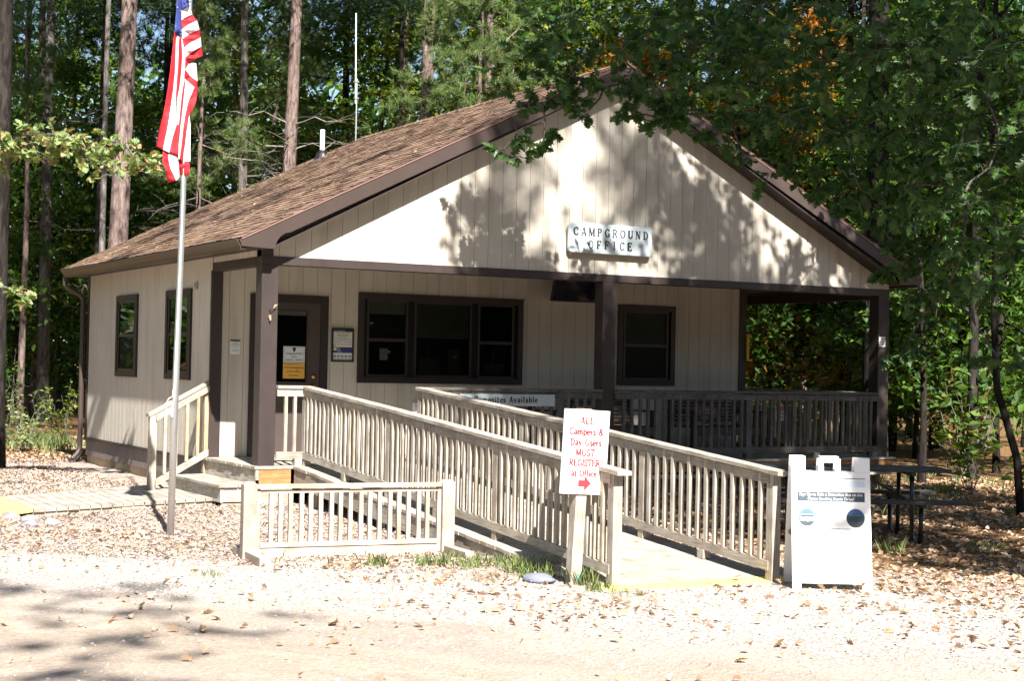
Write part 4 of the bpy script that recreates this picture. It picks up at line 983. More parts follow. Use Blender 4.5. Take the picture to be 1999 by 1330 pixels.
sans('lettering', 'AREA', .034, (0, -.0045, .062), (1, 0, 0), (0, 0, 1), WHITE, pl); sans('lettering', 'CLOSED', .028, (0, -.0045, .036), (1, 0, 0), (0, 0, 1), WHITE, pl)
sans('lettering', 'EMPLOYEES', .030, (0, -.0045, -.02), (1, 0, 0), (0, 0, 1), INK, pl); sans('lettering', 'ONLY', .042, (0, -.0045, -.075), (1, 0, 0), (0, 0, 1), INK, pl)
# hook on the left post, electrical bits on side wall
hk = thing('post_hook', 'small dark coat hook with a dead leaf caught on the left porch post', 'hook', (.10, -.0, 1.85))
m = M(); m.tube([(0, .002, .02), (0, -.03, .018), (.004, -.035, -.03), (.01, -.02, -.09)], .004, 6); m.tube([(0, -.03, .02), (.05, -.035, .035)], .0025, 5); m.build('hook', BLACK, hk)
m = M(); m.add([(.03, -.036, .03), (.075, -.03, .05), (.085, -.05, .085), (.05, -.045, .08)], [(0, 1, 2, 3)]); m.add([(-.02, -.03, -.05), (.01, -.035, -.04), (.015, -.03, -.10), (-.005, -.04, -.12)], [(0, 1, 2, 3)]); m.build('dead_leaf', L_DRY, hk)
wb = thing('wall_bracket', 'tiny metal bracket high on the side wall near the porch corner', 'bracket', (-.012, 2.42, 2.24))
m = M(); m.box(-.02, .0, -.025, .025, -.05, .05); m.box(-.035, -.0205, -.008, .008, -.035, .035); m.build('plate', GALV, wb)
# antenna
an = thing('antenna_mast', 'slim pale antenna mast standing behind the roof ridge', 'antenna', (4.93, 8.60, 5.1))
m = M(); m.tube([(0, 0, -.6), (0, 0, 1.35)], .015, 10); m.build('mast', GALV, an); m = M(); m.tube([(-.02, 0, .9), (-.045, 0, 2.55)], .011, 10); m.build('whip', WHITEP, an)
m = M(); m.box(-.05, .03, -.025, .025, .98, 1.01); m.box(-.05, .03, -.025, .025, 1.28, 1.31); m.build('clamp', GALV, an)
# ================================================================== GROUND
import numpy as np
NR = np.random.default_rng(7)
def axis(lo, hi, dlo, dhi, fine, coarse_n):
    a = list(np.linspace(lo, dlo, coarse_n)[:-1])+list(np.arange(dlo, dhi, fine))+list(np.linspace(dhi, hi, coarse_n))
    return a
gx = axis(-250, 250, -9, 16, .25, 14); gy = axis(-60, 330, -14, 16, .25, 14)
def ground_z(x, y):
    z = gz(x, y)
    z += .018*noise.noise(Vector((x*.9, y*.9, 0)))+.03*noise.noise(Vector((x*.2, y*.2, 3)))*min(1, max(0, (abs(y+2)-3)/5))
    if y > 12: z += (y-12)*.012+.25*noise.noise(Vector((x*.08, y*.08, 1)))*min(1, (y-12)/8)
    return z
vs = [(x, y, ground_z(x, y)) for y in gy for x in gx]; nx = len(gx)
fs = [(j*nx+i, j*nx+i+1, (j+1)*nx+i+1, (j+1)*nx+i) for j in range(len(gy)-1) for i in range(nx-1)]
GM, nt, b = newmat('ground_gravel_chips_litter')
tc = nt.nodes.new('ShaderNodeTexCoord'); sep = nt.nodes.new('ShaderNodeSeparateXYZ'); nt.links.new(tc.outputs['Object'], sep.inputs[0])
px_, py_ = sep.outputs[0], sep.outputs[1]
wob = noise_tex(nt, .9, 4, .6, tc.outputs['Object']).outputs[0]
wob = math_node(nt, 'MULTIPLY', math_node(nt, 'SUBTRACT', wob, .5), 3.0)
roadc = math_node(nt, 'ADD', math_node(nt, 'ADD', math_node(nt, 'MULTIPLY', px_, .765), math_node(nt, 'MULTIPLY', py_, .644)), wob)
depthc = math_node(nt, 'ADD', math_node(nt, 'ADD', math_node(nt, 'MULTIPLY', px_, .49), math_node(nt, 'MULTIPLY', py_, .87)), wob)
def step(v, a, b_):
    mr = nt.nodes.new('ShaderNodeMapRange'); mr.inputs['From Min'].default_value = a; mr.inputs['From Max'].default_value = b_; mr.clamp = True
    nt.links.new(v, mr.inputs['Value']); return mr.outputs[0]
f1 = noise_tex(nt, 22, 5, .75, tc.outputs['Object']).outputs[0]; f2 = noise_tex(nt, 70, 3, .7, tc.outputs['Object']).outputs[0]
vor = nt.nodes.new('ShaderNodeTexVoronoi'); vor.inputs['Scale'].default_value = 42; nt.links.new(tc.outputs['Object'], vor.inputs['Vector'])
vcol = nt.nodes.new('ShaderNodeSeparateColor'); nt.links.new(vor.outputs['Color'], vcol.inputs[0])
gravel = ramp(nt, vcol.outputs[0], [(0, (.20, .18, .168)), (.35, (.31, .285, .268)), (.7, (.41, .38, .36)), (1, (.31, .23, .18))])
dirt = ramp(nt, f1, [(.3, (.24, .198, .160)), (.55, (.31, .262, .218)), (.75, (.375, .33, .288))])
chips = ramp(nt, vcol.outputs[1], [(0, (.13, .10, .09)), (.3, (.25, .20, .175)), (.6, (.36, .30, .265)), (.85, (.35, .26, .19)), (1, (.46, .41, .37))])
forest = ramp(nt, vcol.outputs[2], [(0, (.05, .03, .018)), (.35, (.12, .065, .03)), (.7, (.20, .115, .05)), (1, (.28, .18, .10))])
ru = math_node(nt, 'MULTIPLY', math_node(nt, 'SUBTRACT', math_node(nt, 'MULTIPLY', px_, .644), math_node(nt, 'MULTIPLY', py_, .765)), .22)
cx_ = nt.nodes.new('ShaderNodeCombineXYZ'); nt.links.new(ru, cx_.inputs[0]); nt.links.new(math_node(nt, 'MULTIPLY', roadc, 1.5), cx_.inputs[1])
rut = noise_tex(nt, 1.3, 4, .55, cx_.outputs[0]).outputs[0]
dirt = mixc(nt, 1, dirt, ramp(nt, rut, [(.35, (.80, .79, .78)), (.62, (1.12, 1.10, 1.08))]), 'MULTIPLY')
c = mixc(nt, step(roadc, -7.4, -5.2), dirt, gravel)
ismulch = math_node(nt, 'MINIMUM', step(roadc, -4.9, -4.2), step(depthc, -5.3, -4.5))
c = mixc(nt, ismulch, c, chips)
isfor = math_node(nt, 'MAXIMUM', step(py_, 8.3, 9.6), math_node(nt, 'MINIMUM', step(px_, 2.6, 4.2), step(depthc, -6.2, -4.6)))
c = mixc(nt, isfor, c, forest)
c = mixc(nt, .55, c, ramp(nt, f2, [(.3, (.55, .55, .55)), (.7, (1.35, 1.35, 1.35))]), 'MULTIPLY')
nt.links.new(c, b.inputs['Base Color']); b.inputs['Roughness'].default_value = .95; b.inputs['Specular IOR Level'].default_value = .1
hb = math_node(nt, 'ADD', math_node(nt, 'MULTIPLY', vor.outputs['Distance'], 1.0), f1)
bump(nt, b, hb, .55, .02)
g_ = raw('ground', vs, fs, GM); g_.data.polygons.foreach_set('use_smooth', [True]*len(fs)); tag(g_, kind='structure')

# ------------------------------------------------------------------ leaf-shaped faces, built in bulk
def oakshape():
    half = [(0, 0), (.06, .10), (.30, .16), (.13, .27), (.16, .33), (.46, .46), (.38, .50), (.20, .52), (.36, .66), (.30, .72), (.15, .73), (.20, .86), (.08, .88), (0, 1)]
    v = []; f = []
    for s in (1, -1):
        n = len(v); v += [(s*x, y, .10*abs(x)-.12*y*y) for x, y in half]; r = list(range(n, n+len(half))); f.append(tuple(r if s > 0 else r[::-1]))
    return np.array(v), f
def simpleshape():
    return np.array([(0, 0, 0), (.28, .45, .07), (0, 1, -.12), (-.28, .45, .07)]), [(0, 1, 2), (0, 2, 3)]
def broadshape():
    v = [(0, 0, 0), (.26, .2, .05), (.36, .5, .07), (.2, .8, .02), (0, 1, -.1), (-.2, .8, .02), (-.36, .5, .07), (-.26, .2, .05)]
    return np.array(v), [(0, 1, 2, 3, 4), (0, 4, 5, 6, 7)]
def needleshape(n=26, seed=1):
    r = random.Random(seed); v = []; f = []
    for k in range(n):
        a = r.uniform(0, 2*math.pi); e = r.uniform(.15, 1.25); L = r.uniform(.7, 1); d = Vector((math.cos(a)*math.sin(e), math.cos(e), math.sin(a)*math.sin(e)))
        s = d.cross(Vector((r.random()-.5, r.random()-.5, r.random()-.5))).normalized()*.022; o = len(v)
        v += [tuple(-s), tuple(s), tuple(d*L)]; f.append((o, o+1, o+2))
    return np.array(v), f
OAK, SIMPLE, BROAD, NEEDLE = oakshape(), simpleshape(), broadshape(), needleshape()
NEEDLE_L = needleshape(11, 4); NEEDLE_F = needleshape(60, 9)
NEEDLE_L[0][:, :] *= 1
def norm(a): return a/np.maximum(np.linalg.norm(a, axis=1, keepdims=True), 1e-9)
def bulk(shape, pos, size, nrm, d):
    V, F = shape; pos = np.asarray(pos); N = len(pos)
    nrm = norm(nrm); d = norm(d-nrm*(d*nrm).sum(1, keepdims=True)); s = np.cross(d, nrm)
    size = np.broadcast_to(np.asarray(size), (N,))
    P = pos[:, None, :]+size[:, None, None]*(V[None, :, 0:1]*s[:, None, :]+V[None, :, 1:2]*d[:, None, :]+V[None, :, 2:3]*nrm[:, None, :])
    return P.reshape(-1, 3), F, len(V), N
def bulk_mesh(name, parts, mats):
    """parts: list of (bulk result, material index)"""
    co = np.concatenate([p[0][0] for p in parts]); loops = []; starts = []; tot = []; mi = []; off = 0; ls = 0
    for (P, F, nv, N), m_ in parts:
        fl = np.concatenate([np.array(f) for f in F]); ft = np.array([len(f) for f in F])
        loops.append((np.arange(N)[:, None]*nv+fl[None, :]+off).ravel()); tot.append(np.tile(ft, N)); mi.append(np.full(N*len(F), m_)); off += nv*N
    loops = np.concatenate(loops).astype(np.int32); tot = np.concatenate(tot).astype(np.int32); starts = np.concatenate([[0], np.cumsum(tot)[:-1]]).astype(np.int32)
    me = bpy.data.meshes.new(name); me.vertices.add(len(co)); me.vertices.foreach_set('co', co.astype(np.float32).ravel())
    me.loops.add(len(loops)); me.loops.foreach_set('vertex_index', loops)
    me.polygons.add(len(tot)); me.polygons.foreach_set('loop_start', starts); me.polygons.foreach_set('loop_total', tot)
    me.polygons.foreach_set('material_index', np.concatenate(mi).astype(np.int32))
    me.update(calc_edges=True)
    for m_ in mats: me.materials.append(m_)
    return me
def obj(name, me, parent=None, loc=(0, 0, 0)):
    o = bpy.data.objects.new(name, me); COL.objects.link(o); o.location = loc
    if parent: o.parent = parent
    return o
def rnd_dirs(n, up=.6, droop=.3):
    nrm = NR.normal(size=(n, 3))*.55; nrm[:, 2] += up
    d = NR.normal(size=(n, 3)); d[:, 2] -= droop
    return nrm, d
def clump_leaves(centers, radii, per, size, up=.7, droop=.4, flat_=.55, shape=SIMPLE, sv=.35):
    pos = []
    for c, r in zip(centers, radii):
        n = max(3, int(per*(r/.5)**2)); p = NR.normal(size=(n, 3))*.5*r; p[:, 2] *= flat_; pos.append(p+np.array(c))
    pos = np.concatenate(pos); n = len(pos); nrm, d = rnd_dirs(n, up, droop)
    return bulk(shape, pos, size*(1+sv*(NR.random(n)*2-1)), nrm, d)
def scatter(shape, pos, size, tilt=.35, lift=.012):
    n = len(pos); nrm = NR.normal(size=(n, 3))*tilt; nrm[:, 2] = 1; d = NR.normal(size=(n, 3)); d[:, 2] *= .2
    pos = np.array(pos); pos[:, 2] += lift
    return bulk(shape, pos, size, nrm, d)

# where nothing lies on the ground: cabin, ramp, boardwalk
def on_deck(x, y):
    if -.5 < x < 10.1 and -.05 < y < 8.1: return True
    if RX0 < x < RX1 and RE < y < 0: return True
    if -3.3 < x < 0 and y > .30+(x+.3)*.346-.03 and y < 2.66+(x+.08)*.566+.03 and x < -.3: return True
    return False
def sample(n, x0, x1, y0, y1, dens=lambda x, y: 1):
    out = []
    while len(out) < n:
        x, y = R.uniform(x0, x1), R.uniform(y0, y1)
        if on_deck(x, y) or R.random() > dens(x, y): continue
        out.append((x, y, ground_z(x, y)))
    return out
def vis(x, y):   # roughly what the photo covers
    a = math.atan2(x+6.61, y+17.81); return .14 < a < .87
def nz(x, y, s): return noise.noise(Vector((x*s, y*s, 5)))
def leafd(x, y):
    if not vis(x, y): return 0
    rc = .765*x+.644*y
    d = .16 if rc < -5.8 else .30
    if -5.8 < rc < -3.0: d = .45
    if x > -1.8 and y < -4.6 and rc > -5.6: d = .9
    if x > 1.8 and y < -5.6: d = 1.0
    if -.4 < x < 2.6 and -7.9 < y < -7.1: d = 1.6
    if x > 3.0: d = 1.0
    return d*max(.05, .5+nz(x, y, .7)*1.4+nz(x, y, 2.3)*.8)
CURL = (OAK[0].copy(), OAK[1]); CURL[0][:, 2] = .55*np.abs(OAK[0][:, 0])-.35*(OAK[0][:, 1]-.5)**2
P1 = sample(4800, -6, 12, -12.6, 7.5, leafd)
sz = .028+.065*NR.random(len(P1))**1.5
me = bulk_mesh('fallen_leaves', [(scatter(CURL, P1, sz, .55, .018), 0)], [L_DRY])
tag(obj('fallen_leaves', me), kind='stuff')
P1 = sample(9000, 2.6, 13, -9.5, 1, lambda x, y: 1 if vis(x, y) else 0)+sample(5000, -3.5, 2, 7.9, 16, lambda x, y: 1 if vis(x, y) else 0)
me = bulk_mesh('leaf_litter', [(scatter(SIMPLE, P1, .05+.05*NR.random(len(P1)), .5, .01), 0)], [L_DRY])
tag(obj('leaf_litter', me), kind='stuff')
CHIP = (np.array([(-.5, 0, 0), (.5, 0, .05), (.45, .28, .1), (-.45, .24, .12)]), [(0, 1, 2, 3)])
CH = leafmat('wood_chip_pieces', [(0, (.13, .10, .085)), (.3, (.27, .21, .18)), (.6, (.38, .32, .28)), (.8, (.40, .29, .20)), (1, (.50, .46, .42))], .8, .0, .1)
P1 = sample(24000, -5, 2, -5.5, 8.5, lambda x, y: (1 if .765*x+.644*y > -4.6+nz(x, y, 1)*.8 and vis(x, y) else 0))
P1 += sample(4000, -3.4, 0, 2.2, 9.5, lambda x, y: 1 if vis(x, y) else 0)
me = bulk_mesh('wood_chips', [(scatter(CHIP, P1, .018+.042*NR.random(len(P1)), .45, .012), 0)], [CH])
tag(obj('wood_chips', me), kind='stuff')
PEB = (np.array([(1, 0, 0), (0, 1, 0), (-1, 0, 0), (0, -1, 0), (0.1, .1, .7), (.5, .6, .35), (-.55, .5, .4), (-.5, -.55, .3), (.55, -.5, .42)])*.5,
       [(0, 5, 4, 8), (1, 6, 4, 5), (2, 7, 4, 6), (3, 8, 4, 7), (0, 1, 5), (1, 2, 6), (2, 3, 7), (3, 0, 8)])
GP = leafmat('gravel_stones', [(0, (.19, .17, .16)), (.4, (.32, .30, .28)), (.8, (.45, .42, .40)), (1, (.34, .25, .19))], .8, 0, .2)
P1 = sample(15000, -6, 6.5, -11.5, -1.5, lambda x, y: (vis(x, y) and (-6.2 < .765*x+.644*y < -4.0+nz(x, y, 1)*.6 or (x > .8 and y < -7.1 and .765*x+.644*y > -6.4)))*1.0 or (.05 if vis(x, y) and .765*x+.644*y <= -6.2 else 0))
me = bulk_mesh('gravel', [(scatter(PEB, P1, .009+.028*NR.random(len(P1))**2, .3, .0), 0)], [GP])
tag(obj('gravel', me), kind='stuff')
# pine needles lying on the roof and twigs
NDL = (np.array([(-.5, -.012, 0), (.5, -.008, .02), (.5, .012, .02), (-.5, .010, 0)]), [(0, 1, 2, 3)])
pos = []; nr_ = Vector((-.445, 0, .895))
for k in range(5200):
    s_ = SL*R.random()**1.25; y_ = Y0+.1+(Y1-Y0-.2)*(R.random()**.8)
    if nz(s_*1.0, y_, 1.1) < -.25 and R.random() < .8: continue
    p = slope_pt(s_, y_, .02, -1); pos.append(p)
n = len(pos); nn = np.tile(np.array(nr_), (n, 1))+NR.normal(size=(n, 3))*.07
dd = NR.normal(size=(n, 3))*.55; dd[:, 0] -= 1.0
STR = leafmat('dry_pine_needles', [(0, (.20, .125, .06)), (.5, (.33, .22, .11)), (1, (.44, .33, .19))], .7, .1, .1)
me = bulk_mesh('roof_needles', [(bulk(NDL, np.array(pos), .10+.14*NR.random(n), nn, np.cross(nn, dd)), 0)], [STR]); tag(obj('pine_needle_litter', me), kind='stuff')
pos = [slope_pt(R.uniform(0, SL*.9), R.uniform(Y0+.1, Y1-.1), .022, -1) for k in range(40)]
n = 40; me = bulk_mesh('roof_leaves', [(bulk(OAK, np.array(pos), .07, np.tile(np.array(nr_), (n, 1))+NR.normal(size=(n, 3))*.2, NR.normal(size=(n, 3))), 0)], [L_DRY]); tag(obj('fallen_leaves', me), kind='stuff')
pos = [(.95, -6.45, rz_(-6.45)+.004), (1.75, -6.9, rz_(-6.9)+.004), (1.2, -5.6, rz_(-5.6)+.004), (1.5, -6.95, rz_(-6.95)+.006), (.9, -4.2, rz_(-4.2)+.004), (1.9, -5.2, rz_(-5.2)+.005)]
me = bulk_mesh('ramp_leaves', [(bulk(OAK, np.array(pos), [.14, .12, .05, .06, .05, .07], NR.normal(size=(6, 3))*.15+np.array([0, 0, 1]), NR.normal(size=(6, 3))), 0)], [L_DRY]); tag(obj('fallen_leaves', me), kind='stuff')
# grass
BLADE = (np.array([(-.035, 0, 0), (.035, 0, 0), (.025, .5, .10), (0, 1, .38), (-.025, .5, .10)]), [(0, 1, 2, 3, 4)])
def tufts(spots):
    pos = []; sz = []
    for x, y, r, nb_, h in spots:
        for k in range(nb_):
            a = R.uniform(0, 6.3); q = r*math.sqrt(R.random()); pos.append((x+q*math.cos(a), y+q*math.sin(a), ground_z(x, y)-.005)); sz.append(h*R.uniform(.35, .85))
    n = len(pos); d = NR.normal(size=(n, 3))*.45; d[:, 2] = 1; nrm = NR.normal(size=(n, 3)); nrm[:, 2] = .1
    return bulk(BLADE, np.array(pos), sz, nrm, d)
sp_ = [(-.75, -5.05, .10, 60, .16), (-.30, -5.2, .16, 110, .15), (-.05, -5.35, .2, 120, .14), (.12, -5.0, .2, 90, .12), (.30, -5.35, .22, 120, .15), (.35, -5.75, .2, 100, .22), (.30, -6.1, .2, 90, .2), (.42, -6.6, .14, 90, .22), (.38, -6.95, .12, 80, .15), (.45, -7.2, .2, 90, .07), (-.05, -6.0, .3, 90, .08),
       (-2.35, -5.2, .15, 40, .10), (-1.0, -4.75, .7, 60, .14), (-2.1, -3.4, .4, 90, .07), (-1.4, -3.2, .5, 90, .07), (-1.2, -2.9, .4, 60, .08), (-2.9, -3.6, .3, 50, .08), (2.25, -6.9, .10, 60, .22), (2.3, -7.2, .1, 40, .15), (-2.6, 1.6, .06, 14, .12), (-.75, 3.3, .06, 20, .08), (4.6, -5.8, .15, 40, .22), (5.6, -6.1, .2, 40, .2), (-.6, -5.9, .6, 60, .07), (-1.2, -6.6, .6, 40, .06)]
for k in range(60): x, y = R.uniform(6, 14), R.uniform(-4, 3); sp_.append((x, y, .2, 20, .25))
for k in range(70): x, y = R.uniform(-3, 1.2), R.uniform(10.5, 16); sp_.append((x, y, .3, 30, .3))
me = bulk_mesh('grass', [(tufts([s for s in sp_ if not on_deck(s[0], s[1])]), 0)], [L_GRASS]); tag(obj('grass', me), kind='stuff')

# ================================================================== TREES
def tubes_mesh(m): return m
def limb(m, a, b, r0, r1, n=6, wob=.12, seg=4, rr=R):
    a, b = Vector(a), Vector(b); L = (b-a).length; pts = []
    for k in range(seg+1):
        t = k/seg; p = a.lerp(b, t)
        if 0 < k < seg: p += Vector((rr.uniform(-1, 1), rr.uniform(-1, 1), rr.uniform(-1, 1)))*wob*L*.5+Vector((0, 0, math.sin(t*math.pi)*L*.05))
        pts.append(p)
    m.tube(pts, [r0+(r1-r0)*k/seg for k in range(seg+1)], n, cap=False); return pts
def skeleton(m, base, centers, r0, rmin=.010, n=5):
    """join every clump centre to the nearest point already on the tree"""
    nodes = [(Vector(p), r0) for p in base]; todo = [Vector(c) for c in centers]
    todo.sort(key=lambda c: min((c-p).length for p, _ in nodes))
    while todo:
        c = todo.pop(0)
        p, r = min(nodes, key=lambda q: (c-q[0]).length)
        L = (c-p).length; rb = max(rmin*1.4, min(r*.6, .012+.012*L)); pts = limb(m, p, c, rb, rmin, n, .16, max(2, int(L/.4)))
        for i, q in enumerate(pts[1:]): nodes.append((q, rb+(rmin-rb)*(i+1)/len(pts)))
def trunk(m, x, y, h, r, lean=(0, 0), n=12, bend=.15, z0=-.6, flare=1.35, rr=R, top=.35):
    pts = []; rad = []; k_ = max(5, int(h/1.2)); ph = rr.uniform(0, 6)
    for k in range(k_+1):
        t = k/k_; z = z0+(h-z0)*t
        pts.append((x+lean[0]*z+bend*math.sin(ph+t*4)*t, y+lean[1]*z+bend*math.cos(ph+t*3.3)*t, z)); rad.append(r*(flare if k == 0 else 1)*(1-(1-top)*t))
    m.tube(pts, rad, n, cap=False); return [Vector(p) for p in pts]

# shared broadleaf crowns (local coordinates, base at origin)
def crown_variant(seed, h, z0, rad, ncl, per, size, mat, trunk_r, barkm):
    rr = random.Random(seed); cs, rs = [], []
    for k in range(ncl):
        t = rr.random()**.85; z = z0+(h-z0)*t; rmax = rad*(1-(2*t-.75)**2*.55)*rr.uniform(.5, 1.05)
        a = rr.uniform(0, 6.283); q = rmax*math.sqrt(rr.random())
        cs.append((q*math.cos(a), q*math.sin(a), z)); rs.append(rr.uniform(.35, .8))
    me = bulk_mesh('crown', [(clump_leaves(cs, rs, per, size, shape=SIMPLE), 0)], [mat])
    m = M(); pts = trunk(m, 0, 0, h*.92, trunk_r, bend=.25, rr=rr, n=8); skeleton(m, pts[2:], cs[::2], trunk_r, .012, 4)
    root = thing('broadleaf_tree', 'x', 'tree'); obj('crown', me, root); m.build('trunk', barkm, root, smooth=True)
    return root
VAR = [crown_variant(31, 9, 1.2, 3.0, 95, 62, .155, L_GRN, .09, BARKD),
       crown_variant(32, 11, 2.0, 3.4, 110, 58, .16, L_YGR, .11, BARKG),
       crown_variant(33, 7, .6, 2.6, 80, 60, .15, L_GRN, .06, BARKD),
       crown_variant(34, 8, 1.0, 2.7, 85, 60, .15, L_ORG, .07, BARKG),
       crown_variant(35, 5, .3, 2.3, 70, 55, .13, L_RUS, .05, BARKD)]
def col_name(x, y):
    v = Vector((x+6.61, y+17.81)); a = math.degrees(math.atan2(v.x, v.y))
    for lim, nm in ((12, 'at the left edge'), (14.2, 'left of the flag'), (17.5, 'behind the flag'), (21, 'between flag and roof pipe'), (24, 'behind the white roof pipe'), (27, 'behind the antenna'), (31, 'behind the roof ridge'), (35, 'behind the gable peak'), (39, 'right of the gable peak'), (42.5, 'beyond the open porch end'), (45, 'right of the corner post')):
        if a < lim: return nm
    return 'at the right edge'
VNAME = ['dark green broadleaf tree', 'tall yellow-green broadleaf tree', 'small dense green broadleaf tree', 'orange and yellow autumn tree', 'low russet-leaved young tree']
used = {}
def vtree(k, x, y, s=1.0, rz=None, extra=''):
    root = VAR[k]
    if k in used: root = copy_tree(VAR[k])
    used[k] = 1
    root.location = (x, y, ground_z(x, y)); root.scale = (s, s, s*R.uniform(.9, 1.1)); root.rotation_euler = (0, 0, R.uniform(0, 6.28) if rz is None else rz)
    d = math.hypot(x+6.6, y+17.8); dn = 'at the wood edge' if d < 36 else ('mid-wood' if d < 47 else 'far back')
    tag(root, VNAME[k]+', '+dn+', '+col_name(x, y)+extra, 'tree', 'broadleaf trees in the woods')
def at(az, dist): a = math.radians(az); return -6.61+dist*math.sin(a), -17.81+dist*math.cos(a)
plan = [(2, 10.6, 46), (0, 12.0, 44), (1, 13.4, 49), (2, 14.8, 45), (1, 16.4, 48), (0, 18.0, 44), (1, 20.6, 47), (2, 22.6, 47), (1, 24.4, 44), (1, 27.2, 42), (1, 29.6, 45), (0, 31.0, 41), (1, 32.2, 42), (3, 33.6, 38), (1, 35.0, 43), (3, 36.2, 40), (0, 37.6, 36), (1, 38.6, 42), (3, 39.6, 37), (0, 41.0, 40), (4, 39.4, 38), (1, 40.8, 41), (0, 41.8, 43), (1, 42.4, 40), (0, 43.0, 36), (2, 43.8, 33), (4, 44.4, 36), (0, 45.4, 33), (2, 46.6, 29), (0, 48.0, 31),
        (1, 9.0, 44), (0, 43.6, 43), (1, 45.8, 42), (0, 47.5, 40), (2, 9.6, 38)]
for k, az, dist in plan:
    x, y = at(az, dist); vtree(k, x, y, R.uniform(.9, 1.2))
plan2 = [(R.choice((0, 1, 0, 2, 1)), 8.5+i*1.75, R.uniform(52, 62)) for i in range(22)]
for k, az, dist in plan2:
    x, y = at(az, dist); vtree(k, x, y, R.uniform(1.0, 1.45))
# deep woodland mass
n = 62000; az = np.radians(NR.uniform(-24, 58, n)); ds = NR.uniform(62, 84, n); zz = NR.random(n)**1.4*16
pp = np.stack([-6.61+ds*np.sin(az), -17.81+ds*np.cos(az), zz], 1); keep = np.array([nz(p[0]*.25, p[1]*.1+p[2]*.35, 1) > -.27+.02*p[2] for p in pp]); pp = pp[keep]
nrm, d = rnd_dirs(len(pp)); me = bulk_mesh('far_woods', [(bulk(SIMPLE, pp, .75, nrm, d), 0)], [L_GRN]); tag(obj('far_woods', me), kind='stuff')

n = 44000; pp = np.stack([NR.uniform(-75, 60, n), NR.uniform(-66, -48, n), NR.random(n)*21], 1)
nrm, d = rnd_dirs(n); me = bulk_mesh('unseen_reflection_woods', [(bulk(SIMPLE, pp, 1.7, nrm, d), 0)], [L_PIND]); tag(obj('far_woods', me), kind='stuff')  # unseen leaf mass added to darken window reflections and cut sky fill
n = 16000; pp = np.stack([NR.uniform(-55, -34, n), NR.uniform(-30, 75, n), NR.random(n)*20], 1)
nrm, d = rnd_dirs(n); me = bulk_mesh('unseen_left_reflection_woods', [(bulk(SIMPLE, pp, 1.0, nrm, d), 0)], [L_GRN]); tag(obj('far_woods', me), kind='stuff')  # unseen leaf mass added on the left to darken side window reflections

# shared high pine crown (above the frame; shades the wood)
def pine_crown(seed, z0, z1, rad, ncl, per, size, mat, shape):
    rr = random.Random(seed); pos = []; ds_ = []
    for k in range(ncl):
        t = rr.random(); z = z0+(z1-z0)*t; q = rad*(1.05-t)*rr.uniform(.35, 1); a = rr.uniform(0, 6.283)
        c = np.array((q*math.cos(a), q*math.sin(a), z)); p = NR.normal(size=(per, 3))*np.array([.45, .45, .18])+c; pos.append(p)
        o_ = NR.normal(size=(per, 3))*.5+np.array([math.cos(a), math.sin(a), .25]); ds_.append(o_)
    pos = np.concatenate(pos); ds_ = np.concatenate(ds_); return bulk_mesh('crown', [(bulk(shape, pos, size*(.8+.4*NR.random(len(pos))), NR.normal(size=(len(pos), 3)), ds_), 0)], [mat])
PC = pine_crown(3, 10.5, 22, 3.1, 118, 24, .38, L_PIND, NEEDLE_L)
PC2 = pine_crown(8, 8.5, 21, 3.0, 100, 24, .38, L_PIND, NEEDLE_L)
def dead_branches(m, pts, z0, z1, n, L, rr):
    for k in range(n):
        z = rr.uniform(z0, z1); a = rr.uniform(0, 6.283); base = min(pts, key=lambda p: abs(p.z-z)); b0 = Vector((base.x, base.y, z))
        e = b0+Vector((math.cos(a), math.sin(a), rr.uniform(-.35, .25)))*L*rr.uniform(.4, 1)
        pp_ = limb(m, b0, e, .022, .006, 4, .14, 5, rr)
        for q in pp_[2:]:
            for j in range(2):
                e2 = q+Vector((rr.uniform(-1, 1), rr.uniform(-1, 1), rr.uniform(-.5, .5))).normalized()*L*.28*rr.uniform(.5, 1); limb(m, q, e2, .007, .003, 3, .12, 2, rr)
def pine(x, y, r, lean, label, crown=PC, dead=0, h=20, name='red_pine', bark_=BARKP, zd=(3, 8), Ld=2.2, tw=TWIG):
    root = thing(name, label, 'tree', (x, y, ground_z(x, y)), group='pines and tall trunks in the woods'); m = M(); rr = random.Random(int(x*100+y*7))
    pts = trunk(m, 0, 0, h, r, lean, 12, .12, -.3, 1.2, rr, .3); m.build('trunk', bark_, root, smooth=True)
    o = obj('crown', crown, root, (pts[-1].x*.6, pts[-1].y*.6, 0)); o.rotation_euler = (0, 0, rr.uniform(0, 6.28))
    if dead:
        m = M(); dead_branches(m, pts, zd[0], zd[1], dead, Ld, rr); m.build('dead_branches', tw, root, smooth=True)
    return root
pine(1.71, 13.09, .225, (.030, 0), 'thickest pinkish-brown pine trunk, left of the flagpole behind the roof', dead=3, Ld=1.0)
pine(6.32, 18.53, .14, (-.004, 0), 'slim grey pine trunk between the flag and the white roof pipe', dead=22, bark_=BARKG, Ld=3.0, zd=(3.5, 7.5))
pine(5.68, 14.3, .18, (.035, 0), 'reddish pine trunk with bare dead branches left of the white roof pipe', dead=26, Ld=2.6, zd=(4, 7.0))
pine(8.33, 12.81, .185, (.006, 0), 'bright sunlit straight pine trunk right of the antenna mast')
pine(12.38, 17.41, .15, (0, 0), 'pale pine trunk above the ridge, behind the tufted pine boughs')
pine(11.3, 20.2, .14, (.01, 0), 'slender reddish trunk just left of the bright straight pine', dead=10, Ld=2)
pine(10.6, 19.0, .09, (.012, 0), 'thin dark trunk behind the antenna mast', dead=12, Ld=2.4, bark_=BARKD)
pine(6.15, 20.93, .085, (-.01, 0), 'thin dark trunk directly behind the flag', bark_=BARKD, dead=8)
pine(3.3, 20.24, .09, (0, 0), 'thin dark trunk right beside the thickest pine, on its left', bark_=BARKD, dead=8)
